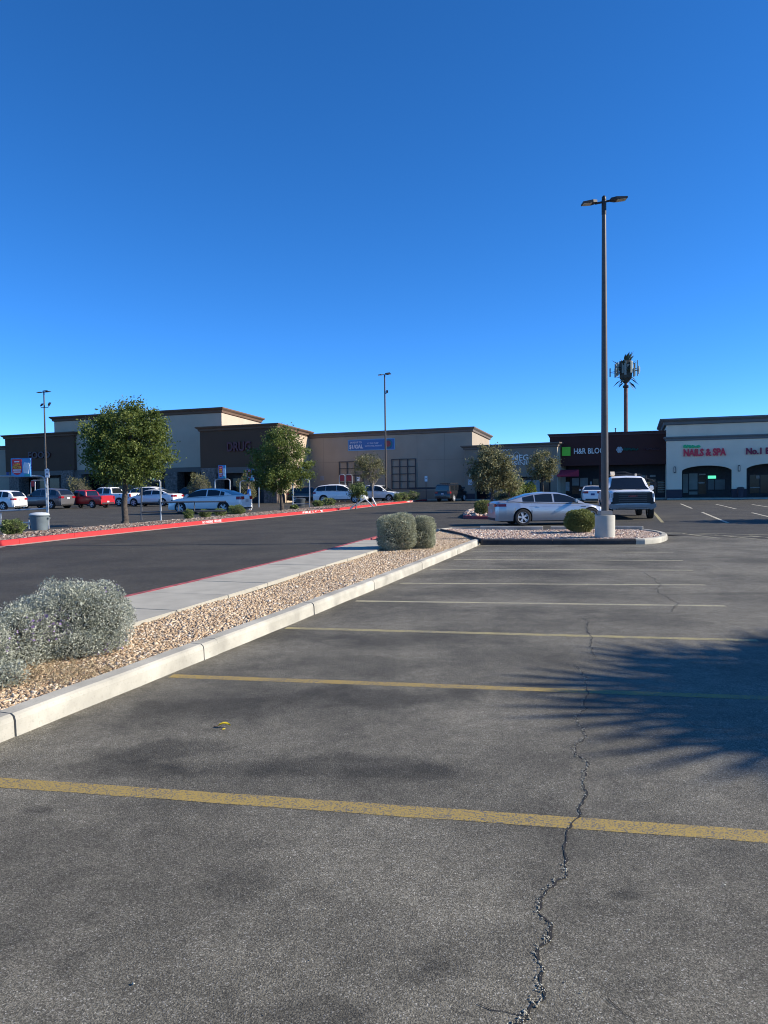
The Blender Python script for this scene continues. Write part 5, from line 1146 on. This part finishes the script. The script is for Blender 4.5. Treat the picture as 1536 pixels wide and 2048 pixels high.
def vehicle(name, label, cat, sp, pt, px, py, head, scale=1.0, pos=None, **kw):
    L, W, zb = sp['L'], sp['W'], sp['zb']; r = sp['r']; axs = sp['ax']
    deck, roof, kk = sp['deck'], sp['roof'], sp['k']; tum = sp.get('tum', 0.42)
    o_ = thing(name, label, cat, (0, 0, 0), R(head), kw.get('group')); o_.scale = (scale,) * 3
    g = G(px, py); v = Vector((g.x, g.y)).normalized(); f = Vector((math.cos(R(head)), math.sin(R(head))))
    ext = (abs(v.dot(f)) * L / 2 + abs(v.x * f.y - v.y * f.x) * W / 2) * scale
    o_.location = (g.x + v.x * ext, g.y + v.y * ext, 0.006)
    hw = lambda x: 0.5 * W * interp(kk, x)
    def arch(x):
        z = 0
        for a in axs:
            d = abs(x - a); ra = r + 0.06
            if d < ra: z = max(z, r + math.sqrt(ra * ra - d * d) * 1.0)
        return z
    def bodyY(x, z):
        top = interp(deck, x); return hw(x) * float(np.interp((z - zb) / max(0.05, top - zb), [p[0] for p in YF], [p[1] for p in YF]))
    xs = set(np.linspace(0, L, 46)) | {p[0] for p in deck} | {p[0] for p in kk}
    for a in axs:
        for t in np.linspace(-1, 1, 17): xs.add(a + (r + 0.06) * math.sin(t * math.pi / 2))
    xs = sorted(x for x in xs if 0 <= x <= L); vs = []; rows = len(YF) + 2
    for x in xs:
        top = interp(deck, x); w = hw(x); az = arch(x)
        sec = [(w * fy, max(zb + (top - zb) * fz, min(az, top - 0.1))) for fz, fy in YF] + [(w * 0.5, top + 0.018), (0, top + 0.024)]
        vs += [(x - L / 2, y, z) for y, z in sec] + [(x - L / 2, -y, z) for y, z in sec]
    fs = []; q = rows
    for i in range(len(xs) - 1):
        for sgn in (0, 1):
            for t in range(q - 1):
                a = i * 2 * q + sgn * q + t; b = (i + 1) * 2 * q + sgn * q + t; fs.append((a, b, b + 1, a + 1))
        a = i * 2 * q; b = (i + 1) * 2 * q; 
    for i in (0, len(xs) - 1): a = i * 2 * q; fs.append(tuple(range(a, a + q)) + tuple(range(a + 2 * q - 2, a + q - 1, -1)))
    mb = MB().add(vs, fs); body = mb.build('body', pt, o_, smooth=True)
    bmm = bmesh.new(); bmm.from_mesh(body.data); bmesh.ops.remove_doubles(bmm, verts=bmm.verts, dist=0.0008); bmesh.ops.recalc_face_normals(bmm, faces=bmm.faces); bmm.to_mesh(body.data); bmm.free()
    body.data.polygons.foreach_set('use_smooth', [True] * len(body.data.polygons)); body.data.set_sharp_from_angle(angle=R(32))
    MB().box(-L / 2 + 0.25, L / 2 - 0.25, -W * 0.36, W * 0.36, zb - 0.04, 0.8).build('underbody', BLK, o_)
    # cabin
    x0, x1 = roof[0][0], roof[-1][0]
    def gsec(x, fr_):
        zb_ = interp(deck, x) - 0.012; dz = max(0.0, interp(roof, x) - zb_); wb = hw(x) * 0.94
        return wb - tum * dz * fr_, zb_ + dz * fr_, dz, wb
    gx = sorted(set(np.linspace(x0, x1, 30)) | {p[0] for p in roof}); vs = []; q = 6
    for x in gx:
        zb_ = interp(deck, x) - 0.012; zr = interp(roof, x); dz = max(0.0, zr - zb_); wb = hw(x) * 0.94
        sec = [(wb, zb_), (wb - tum * dz * 0.5, zb_ + dz * 0.5), (wb - tum * dz * 0.86, zb_ + dz * 0.86), (wb - tum * dz - 0.10 * min(1, dz / 0.2), zb_ + dz * 0.975), ((wb - tum * dz) * 0.5, zr), (0, zr + 0.012)]
        vs += [(x - L / 2, y, z) for y, z in sec] + [(x - L / 2, -y, z) for y, z in sec]
    fs = []
    for i in range(len(gx) - 1):
        for sgn in (0, 1):
            for t in range(q - 1): a = i * 2 * q + sgn * q + t; b = (i + 1) * 2 * q + sgn * q + t; fs.append((a, b, b + 1, a + 1))
    for i in (0, len(gx) - 1): a = i * 2 * q; fs.append(tuple(range(a, a + q)) + tuple(range(a + 2 * q - 2, a + q - 1, -1)))
    cab = MB().add(vs, fs).build('cabin', kw.get('roof_paint', pt), o_, smooth=True)
    cab.data.set_sharp_from_angle(angle=R(28))
    for (a, b) in sp['win']:
        for sgn in (1, -1):
            vs = []; fs = []; n_ = 9
            for i in range(n_):
                x = a + (b - a) * i / (n_ - 1)
                for fr_ in (0.08, 0.5, 0.85):
                    y, z, dz, wb = gsec(x, fr_); vs.append((x - L / 2, sgn * (y + 0.006), z))
            for i in range(n_ - 1):
                for t in range(2): fs.append((i * 3 + t, (i + 1) * 3 + t, (i + 1) * 3 + t + 1, i * 3 + t + 1))
            MB().add(vs, fs).build('side_window', CG, o_, smooth=True)
    for nm, (a, b), dx in (('windshield', sp['ws'], 0.008), ('rear_window', sp['rw'], -0.008)):
        vs = []; fs = []; n_ = 8
        for i in range(n_):
            x = a + (b - a) * i / (n_ - 1); zb_ = interp(deck, x) - 0.012; zr = interp(roof, x); dz = max(0.0, zr - zb_); wb = hw(x) * 0.94; ye = (wb - tum * dz - 0.10 * min(1, dz / 0.2)) - 0.02
            for t in (-1, -0.5, 0, 0.5, 1): zz = zb_ + dz * 0.975 + (0.0 if abs(t) == 1 else (zr - zb_ - dz * 0.975 + (0.012 if t == 0 else 0.0))); vs.append((x - L / 2 + dx, t * ye, zz + 0.007))
        for i in range(n_ - 1):
            for t in range(4): fs.append((i * 5 + t, (i + 1) * 5 + t, (i + 1) * 5 + t + 1, i * 5 + t + 1))
        MB().add(vs, fs).build(nm, CG, o_, smooth=True)
    # wheels
    tm, rm, dm = wheel_meshes(r, sp.get('ww', 0.22), sp.get('spokes', 5), name, sp.get('rim', RIM))
    for a in axs:
        for sgn in (1, -1):
            wl_ = link('wheel', tm, o_); wl_.location = (a - L / 2, sgn * (W / 2 - 0.115), r); wl_.rotation_euler = (0, 0.4 * sgn + a, 0 if sgn < 0 else math.pi)
            link('rim', rm, wl_); link('brake_disc', dm, wl_)
    def sp_patch(nm, xa, xb, za, zb2, mt, off=0.006, sides=(1, -1), n_=5):
        for sgn in sides:
            vs = []; fs = []
            for i in range(n_):
                x = xa + (xb - xa) * i / (n_ - 1)
                for t in range(3): z = za + (zb2 - za) * t / 2; vs.append((x - L / 2, sgn * (bodyY(x, z) + off), z))
            for i in range(n_ - 1):
                for t in range(2): fs.append((i * 3 + t, (i + 1) * 3 + t, (i + 1) * 3 + t + 1, i * 3 + t + 1))
            MB().add(vs, fs).build(nm, mt, o_, smooth=True)
    zbelt = interp(deck, L * 0.5)
    for x in sp['seams']: sp_patch('door_seam', x, x + 0.012, zb + 0.06, zbelt - 0.03, SEAM, 0.003, n_=2)
    for x in sp['handles']: sp_patch('door_handle', x, x + 0.19, zbelt - 0.16, zbelt - 0.125, kw.get('handle', pt), 0.022)
    sp_patch('sill', axs[0] + r + 0.07, axs[1] - r - 0.07, zb + 0.005, zb + sp.get('sill', 0.06), kw.get('sill', BLK), 0.008)
    for sgn in (1, -1):
        xm = sp['mir']; MB().box(xm - L / 2 - 0.06, xm - L / 2 + 0.07, sgn * (hw(xm) * 0.96), sgn * (hw(xm) * 0.96 + 0.20), zbelt + 0.02, zbelt + 0.15 * sp.get('mk', 1)).build('mirror', kw.get('mirror', pt), o_, bevel=0.03)
    # lamps, plates
    tz0, tz1 = sp['tz']; tw = sp.get('tw', 0.34)
    for sgn in (1, -1):
        ya = hw(0.02) * 1.0; e = sorted((sgn * ya, sgn * (ya - tw))); tl = MB().box(-L / 2 - 0.014, -L / 2 + 0.10, e[0], e[1], tz0, tz1).build('tail_light', TAIL, o_, bevel=0.012)
    sp_patch('tail_light', 0.0, sp.get('twx', 0.28), tz0 + 0.005, tz1 - 0.005, TAIL, 0.008, n_=14)
    hz0, hz1 = sp['hz']
    for sgn in (1, -1):
        ya = hw(L - 0.06); e = sorted((sgn * ya, sgn * (ya - sp.get('hw', 0.38)))); MB().box(L / 2 - 0.18, L / 2 - sp.get('hx', 0.03), e[0], e[1], hz0, hz1).build('headlight', HEADL, o_, bevel=0.015)
    sp_patch('headlight', L - sp.get('hlx', 0.42), L - 0.05, hz0 + 0.01, hz1, HEADL, 0.008)
    gz0, gz1 = sp['grille']; gw = sp.get('gw', 0.5); gx_ = sp.get('gx', 0.0)
    gr_ = MB().box(L / 2 - 0.1 - gx_, L / 2 + 0.012 - gx_, -gw, gw, gz0, gz1).build('grille', GRILLE, o_, bevel=0.02)
    pz = sp.get('pz', 0.75); MB().box(-L / 2 - 0.022, -L / 2 + 0.04, -0.155, 0.155, pz - 0.08, pz + 0.08).build('license_plate', kw.get('plate', PLATE), o_)
    MB().box(-L / 2 - 0.016, -L / 2 + 0.2, -hw(0) * 0.9, hw(0) * 0.9, zb - 0.0, zb + sp.get('bz', 0.14)).build('rear_valance', kw.get('valance', BLK), o_, bevel=0.02)
    MB().box(L / 2 - 0.2, L / 2 + 0.012 - gx_, -hw(L) * 0.9, hw(L) * 0.9, zb, zb + 0.12).build('front_valance', BLK, o_, bevel=0.02)
    def top_patch(nm, xa, xb, mt, wfr=0.8):
        vs = []; fs = []; n_ = 7
        for i in range(n_):
            x = xa + (xb - xa) * i / (n_ - 1); z = interp(deck, x)
            for t in (-1, -0.5, 0, 0.5, 1): vs.append((x - L / 2, t * hw(x) * wfr, z + (0.008 if abs(t) == 1 else 0.028 if abs(t) == .5 else 0.034)))
        for i in range(n_ - 1):
            for t in range(4): fs.append((i * 5 + t, (i + 1) * 5 + t, (i + 1) * 5 + t + 1, i * 5 + t + 1))
        MB().add(vs, fs).build(nm, mt, o_, smooth=True)
    o_['_'] = 0; del o_['_']
    return o_, sp_patch, top_patch
SEDAN = dict(L=4.86, W=1.84, zb=0.23, r=0.335, ax=(1.08, 3.88), deck=[(0, .50), (.012, .92), (.05, 1.01), (.18, 1.055), (.75, 1.06), (1.3, 1.02), (2.6, .97), (3.5, .95), (4.2, .86), (4.6, .74), (4.80, .60), (4.86, .45)],
             roof=[(.52, 1.06), (1.15, 1.31), (1.6, 1.42), (2.1, 1.45), (2.6, 1.44), (2.95, 1.36), (3.72, .95)], k=[(0, .74), (.12, .88), (.4, .95), (1, 1), (3.9, 1), (4.4, .93), (4.7, .82), (4.86, .66)],
             win=[(1.02, 1.28), (1.33, 2.12), (2.2, 3.42)], ws=(3.0, 3.70), rw=(.56, 1.45), seams=(1.45, 2.16, 3.3), handles=(1.62, 2.42), mir=3.35, tz=(.80, .98), hz=(.60, .74), grille=(.42, .62), hx=.10, gx=.02, pz=.72)
COUPE = dict(L=5.0, W=1.90, zb=0.20, r=0.345, ww=.25, spokes=5, ax=(1.12, 4.07), tum=0.5, deck=[(0, .50), (.012, .86), (.05, .95), (.18, 1.005), (.7, 1.03), (1.3, .99), (2.4, .95), (3.4, .93), (4.1, .86), (4.6, .74), (4.93, .58), (5.0, .42)],
             roof=[(.50, 1.03), (1.1, 1.21), (1.65, 1.34), (2.2, 1.39), (2.75, 1.37), (3.1, 1.28), (3.8, .93)], k=[(0, .70), (.12, .85), (.4, .94), (1, 1), (4, 1), (4.5, .93), (4.8, .80), (5.0, .62)],
             win=[(1.12, 1.62), (1.67, 2.42), (2.5, 3.52)], ws=(3.15, 3.78), rw=(.55, 1.55), seams=(1.5, 2.46, 3.42), handles=(1.72, 2.72), mir=3.38, tz=(.80, .92), twx=.42, tw=.26, hz=(.58, .70), grille=(.42, .62), hx=.12, gx=.04, pz=.60, sill=.10)
SUV = dict(L=5.05, W=2.0, zb=0.27, r=0.375, ax=(1.05, 4.08), tum=.30, deck=[(0, .50), (.012, 1.06), (.05, 1.11), (.15, 1.135), (1, 1.14), (3.4, 1.10), (3.8, 1.09), (4.5, 1.04), (4.85, .95), (5.0, .80), (5.05, .55)],
           roof=[(.04, 1.13), (.34, 1.54), (.6, 1.66), (1.5, 1.77), (2.4, 1.78), (2.95, 1.68), (4.0, 1.08)], k=[(0, .84), (.15, .92), (.5, .97), (1, 1), (4.2, 1), (4.7, .93), (5.05, .76)],
           win=[(.34, 1.25), (1.28, 2.28), (2.31, 3.62)], ws=(3.1, 3.86), rw=(.08, .42), seams=(1.32, 2.3, 3.45), handles=(1.55, 2.55), mir=3.5, tz=(.88, 1.08), hz=(.78, .92), grille=(.55, .85), hx=.08, pz=.85, sill=.10)
CROSS = dict(SUV, tz=(.84, 1.0), L=4.66, W=1.86, r=.35, ax=(.95, 3.72), deck=[(0, .50), (.012, 1.0), (.05, 1.045), (.15, 1.06), (1, 1.06), (3.1, 1.02), (3.5, 1.0), (4.1, .94), (4.5, .82), (4.66, .5)], roof=[(.05, 1.06), (.35, 1.45), (.65, 1.58), (1.4, 1.66), (2.3, 1.65), (2.7, 1.56), (3.5, 1.0)],
             k=[(0, .84), (.15, .92), (.5, .97), (1, 1), (3.8, 1), (4.3, .93), (4.66, .76)], win=[(.5, 1.05), (1.15, 2.0), (2.08, 3.1)], ws=(2.75, 3.46), rw=(.09, .52), seams=(1.2, 2.04, 3.1), handles=(1.35, 2.2), mir=3.1)
PICKUP = dict(L=5.9, W=2.03, zb=0.40, r=0.41, ww=.27, ax=(1.25, 4.85), tum=.26, deck=[(0, .62), (.03, 1.22), (.08, 1.28), (2.1, 1.28), (2.2, 1.22), (4.3, 1.20), (4.6, 1.20), (5.5, 1.16), (5.8, 1.08), (5.9, .62)],
              roof=[(2.12, 1.20), (2.25, 1.70), (2.45, 1.88), (3.5, 1.93), (3.85, 1.88), (4.65, 1.19)], k=[(0, .94), (.2, .98), (1, 1), (5.2, 1), (5.7, .95), (5.9, .88)], win=[(2.42, 3.15), (3.28, 4.25)], ws=(3.9, 4.62), rw=(2.13, 2.36), seams=(2.3, 3.2, 4.3), handles=(2.45, 3.4), mir=4.3, mk=1.6,
              tz=(.92, 1.22), tw=.16, twx=.10, hz=(.85, 1.10), hw=.34, grille=(.62, 1.08), gw=.62, pz=.66, bz=.2)
BOXY = dict(SUV, L=4.65, W=1.92, zb=.36, r=.40, ax=(.95, 3.65), tum=.14, deck=[(0, .55), (.02, 1.1), (.06, 1.16), (3.2, 1.16), (3.6, 1.14), (4.4, 1.12), (4.6, 1.0), (4.65, .6)], roof=[(.02, 1.15), (.06, 1.72), (.22, 1.84), (2.9, 1.85), (3.15, 1.78), (3.55, 1.13)],
            k=[(0, .95), (.2, .98), (1, 1), (4.2, 1), (4.65, .92)], win=[(.35, 1.2), (1.35, 2.1), (2.2, 3.0)], ws=(3.16, 3.53), rw=(.025, .16), seams=(1.3, 2.15, 3.15), handles=(1.5, 2.3), mir=3.15, rim=RIM)
# hero: silver coupe behind the island
o_, spt, tpt = vehicle('parked_car', 'silver four door coupe stopped behind the gravel island', 'car', COUPE, P_SILVER, 1096, 1052.5, 6.0, 0.94, handle=P_SILVER, sill=P_SILVER)
spt('character_line', 1.4, 4.2, .80, .812, M('silver_crease', (0.25, 0.255, 0.265), 0.4, metal=.5), 0.004); spt('side_vent', 3.62, 3.85, .76, .79, BLK, 0.008)
spt('window_trim', 1.12, 3.5, .925, .94, CHR, 0.004)
CAR = 'cars parked in the far lot'
vehicle('parked_car', 'white sedan nearest behind the red curb, dark windows', 'car', SEDAN, P_WHITE, 420, 1028.5, 164, 1.13, group=CAR)
vehicle('parked_car', 'white sedan right of the big tree trunk', 'car', SEDAN, P_WHITE, 309, 1013.5, 164, 1.14, group=CAR)
vehicle('parked_car', 'white car cut by the left picture edge', 'car', CROSS, P_WHITE, -6, 1022, 166, 1.05, group=CAR)
vehicle('parked_suv', 'dark grey crossover left of the red pickup', 'suv', CROSS, P_GREY, 92, 1018.5, 160, 1.13, group=CAR, plate=PLATE)
vehicle('pickup_truck', 'red pickup with lit tailgate beside the grey crossover', 'pickup', PICKUP, P_RED, 175, 1017, 155, 0.88, group=CAR)
o_, spt, tpt = vehicle('pickup_truck', 'white pickup behind the big tree trunk', 'pickup', PICKUP, P_WHITE, 222, 1013, 163, 1.02, group=CAR)
o_, spt, tpt = vehicle('parked_suv', 'white suv with teal hood behind the white sedan', 'suv', SUV, P_WHITE, 312, 1010.5, -14, 1.10, group=CAR); tpt('hood', 3.95, 4.9, P_TEAL, .86); spt('side_panel', 0.9, 2.6, .75, 1.08, P_BLUE, 0.01)
vehicle('parked_car', 'black car behind the nearest white sedan roof', 'car', CROSS, P_BLACK, 382, 1009, 164, 1.18, group=CAR)
vehicle('parked_suv', 'white suv facing right before the desert tree', 'suv', SUV, P_WHITE, 682, 1006.5, -9, 1.09, group=CAR, sill=BLK, roof_paint=P_WHITE)
vehicle('parked_car', 'pale minivan nosing out behind the white suv', 'car', CROSS, P_WHITE, 760, 1003.8, -24, 1.10, group=CAR)
vehicle('parked_suv', 'dark suv in the shade behind the right hoop', 'suv', SUV, P_BLACK, 622, 1006, -12, 0.98, group=CAR)
o_, spt, tpt = vehicle('parked_suv', 'black boxy suv with roof rack by the long wall', 'suv', BOXY, P_BLACK, 903, 1003.5, 60, 0.96, group=CAR)
mb = MB()
for y in (-.6, .6): mb.tube([(-1.7, y, 1.93), (0.4, y, 1.93)], 0.03, 6)
for x in (-1.6, -.9, -.2, .35): mb.tube([(x, -.6, 1.95), (x, .6, 1.95)], 0.025, 6); mb.tube([(x, .6, 1.82), (x, .6, 1.95)], 0.02, 5); mb.tube([(x, -.6, 1.82), (x, -.6, 1.95)], 0.02, 5)
mb.build('roof_rack', BLK, o_)
vehicle('parked_car', 'white sedan seen from behind left of the lamp pole', 'car', SEDAN, P_WHITE, 1184, 1006, 76, 1.02, group=CAR, plate=PLATEB)
# utility pickup facing us, right of the pole
TRK = dict(PICKUP, L=6.2, W=2.08, zb=.48, r=.43, deck=[(0, .7), (.03, 1.25), (2.2, 1.3), (2.3, 1.3), (4.4, 1.34), (4.7, 1.36), (5.7, 1.34), (6.0, 1.28), (6.16, 1.12), (6.2, .62)], roof=[(2.2, 1.3), (2.35, 1.85), (2.55, 1.98), (3.6, 2.03), (3.95, 1.97), (4.75, 1.35)], ax=(1.35, 5.05),
           k=[(0, .94), (.2, .98), (1, 1), (5.5, 1), (6.0, .96), (6.2, .90)], hz=(1.0, 1.20), hw=.20, grille=(.72, 1.26), gw=.86, win=[(2.5, 3.25), (3.38, 4.35)], ws=(4.0, 4.72), rw=(2.22, 2.46), seams=(2.4, 3.3, 4.4), mir=4.35)
o_, spt, tpt = vehicle('pickup_truck', 'white utility pickup facing the camera right of the lamp pole', 'pickup', TRK, P_WHITE, 1249, 1039.5, -101, 0.97)
XF = 6.2 / 2
for i in range(5): z = .82 + i * .092; MB().box(XF + .012, XF + .03, -.62, .62, z, z + .022).build('grille_bar', DRIM, o_)
def emb(txt, y0, y1, z0, z1):
    t = text(None, txt, (y0, y1, z0, z1), 0.0, M('emblem_red', (0.35, 0.06, 0.06), 0.4), 0.03, 0.02, 'emblem_letter')
    for q in t: q.parent = o_; q.rotation_euler = (0, 0, math.pi / 2); q.location = (XF + .032, 0, 0)
emb('GMC', -.2, .2, 1.03, 1.12)
for s in (-1, 1):
    MB().box(XF - .05, XF + .03, *sorted((s * .80, s * .90)), .70, 1.0).build('grille_surround', BLK, o_, bevel=.02)
    MB().box(XF - .1, XF + .02, *sorted((s * .82, s * .96)), .70, .82).build('fog_lamp', BLK, o_, bevel=.02)
    MB().box(4.35 - XF - .08, 4.35 - XF + .06, *sorted((s * 1.16, s * 1.34)), 1.44, 1.74).build('tow_mirror', BLK, o_, bevel=.04)
    MB().tube([(4.35 - XF, s * 1.0, 1.50), (4.35 - XF, s * 1.2, 1.54)], .03, 6).tube([(4.35 - XF, s * 1.0, 1.66), (4.35 - XF, s * 1.2, 1.68)], .03, 6).build('mirror_arm', BLK, o_)
MB().box(XF - .12, XF + .02, -.76, .76, 1.245, 1.29).build('grille_top', CHR, o_, bevel=.015)
MB().prism([(-1.02, .74), (-.7, .70), (.7, .70), (1.02, .74), (1.03, .56), (.80, .44), (.6, .54), (-.6, .54), (-.80, .44), (-1.03, .56)], 0, .16).build('bumper', M('steel_bumper', (0.20, 0.20, 0.21), 0.35, metal=0.6), o_, bevel=.02)
bp = [c for c in o_.children if c.name.startswith('bumper')][-1]; bp.rotation_euler = (0, 0, math.pi / 2); bp.location = (XF + .07, 0, 0)
for s in (-1, 1): MB().box(1.75, 2.35, *sorted((s * .32, s * .52)), 1.385, 1.40).build('hood_vent', BLK, o_)
mb = MB()
for y in (-.85, .85): mb.tube([(-2.9, y, 1.3), (-2.9, y, 2.12), (-.6, y, 2.12), (-.6, y, 1.3)], .035, 6)
for x in (-2.9, -1.8, -.6): mb.tube([(x, -.85, 2.12), (x, .85, 2.12)], .03, 6)
mb.tube([(-.7, -.9, 2.05), (-.7, -.3, 2.22), (-.7, .1, 2.24), (-.7, .5, 2.1)], .035, 6).build('ladder_rack', BLK, o_)
MB().prism([(.02, 2.05), (.12, 2.26), (.2, 2.26), (.45, 2.1)], -.7, -.5).build('rack_load', whites, o_)
MB().box(-.25, -.15, .52, .62, 2.02, 2.16).build('beacon', whites, o_, bevel=.02)
mb = MB().box(-2.8, -.7, 1.02, 1.18, .75, 1.35); mb.build('tool_box', P_WHITE, o_, bevel=.02)
MB().tube([(-.6, 1.1, 1.35), (-.6, 1.12, 2.05)], .05, 6).tube([(-.6, 1.12, 1.9), (-.6, 1.4, 1.82), (-.6, 1.55, 1.72)], .035, 6).build('hoist', BLK, o_)
MB().lathe([(.12, -.1), (.12, .1)], 10, (-.6, 1.2, 1.62), 'y').build('hose_reel', M('brass', (.35, .28, .12), .4, metal=.6), o_)

# ================================================================== the person in blue behind the white sedan
def skin(name, V, E, rad, mat, parent):
    me = bpy.data.meshes.new(name); me.from_pydata(V, E, []); o2 = link(name, me, parent); me.materials.append(mat)
    md = o2.modifiers.new('skin', 'SKIN'); md.use_smooth_shade = True
    for i, r_ in enumerate(rad): me.skin_vertices[0].data[i].radius = (r_, r_ * 0.85) if not isinstance(r_, tuple) else r_
    me.skin_vertices[0].data[0].use_root = True
    sb = o2.modifiers.new('sub', 'SUBSURF'); sb.levels = 1; sb.render_levels = 2; return o2
pb_ = gp(498, 52.5); per = thing('person', 'person in blue top leaning behind the white sedan trunk', 'person', pb_, R(15)); per.scale = (1.08,) * 3
SKIN = M('skin', (0.42, 0.26, 0.19), 0.6); BL = M('blue_shirt', (0.03, 0.16, 0.50), 0.8); WT = M('white_trousers', (0.62, 0.63, 0.65), 0.8); HR = M('dark_hair', (0.03, 0.022, 0.018), 0.7)
V = [(0, 0, .93), (0, 0, 1.12), (-.02, 0, 1.34), (-.03, 0, 1.46), (-.05, 0, 1.53), (-.06, 0, 1.62), (-.06, 0, 1.71), (.02, .18, 1.40), (-.05, .22, 1.14), (-.26, .17, 1.02), (-.34, .15, 1.0), (.02, -.18, 1.40), (-.05, -.22, 1.14), (-.26, -.17, 1.02), (-.34, -.15, 1.0), (0, .10, .86), (-.01, .11, .48), (.02, .11, .09), (-.10, .12, .04), (0, -.10, .86), (.05, -.11, .48), (.10, -.11, .09), (-.02, -.12, .04)]
E = [(0, 1), (1, 2), (2, 3), (3, 4), (4, 5), (5, 6), (2, 7), (7, 8), (8, 9), (9, 10), (2, 11), (11, 12), (12, 13), (13, 14), (0, 15), (15, 16), (16, 17), (17, 18), (0, 19), (19, 20), (20, 21), (21, 22)]
skin('body', V, E, [(.13, .10), (.12, .09), (.15, .10), .07, .05, .085, .075, .055, .042, .033, .03, .055, .042, .033, .03, .085, .06, .04, .035, .085, .06, .04, .035], SKIN, per)
skin('shirt', [V[i] for i in (0, 1, 2, 3, 7, 8, 11, 12)], [(0, 1), (1, 2), (2, 3), (2, 4), (4, 5), (2, 6), (6, 7)], [(.155, .125), (.145, .115), (.175, .125), .085, .075, .06, .075, .06], BL, per)
skin('trousers', [V[i] for i in (0, 15, 16, 17, 19, 20, 21)], [(0, 1), (1, 2), (2, 3), (0, 4), (4, 5), (5, 6)], [(.15, .12), .105, .078, .062, .105, .078, .062], WT, per)
MB().lathe([(0.0, .12), (.06, .105), (.095, .05), (.10, -.02), (.085, -.06), (0, -.06)], 12, (-.045, 0, 1.70)).build('hair', HR, per, smooth=True)
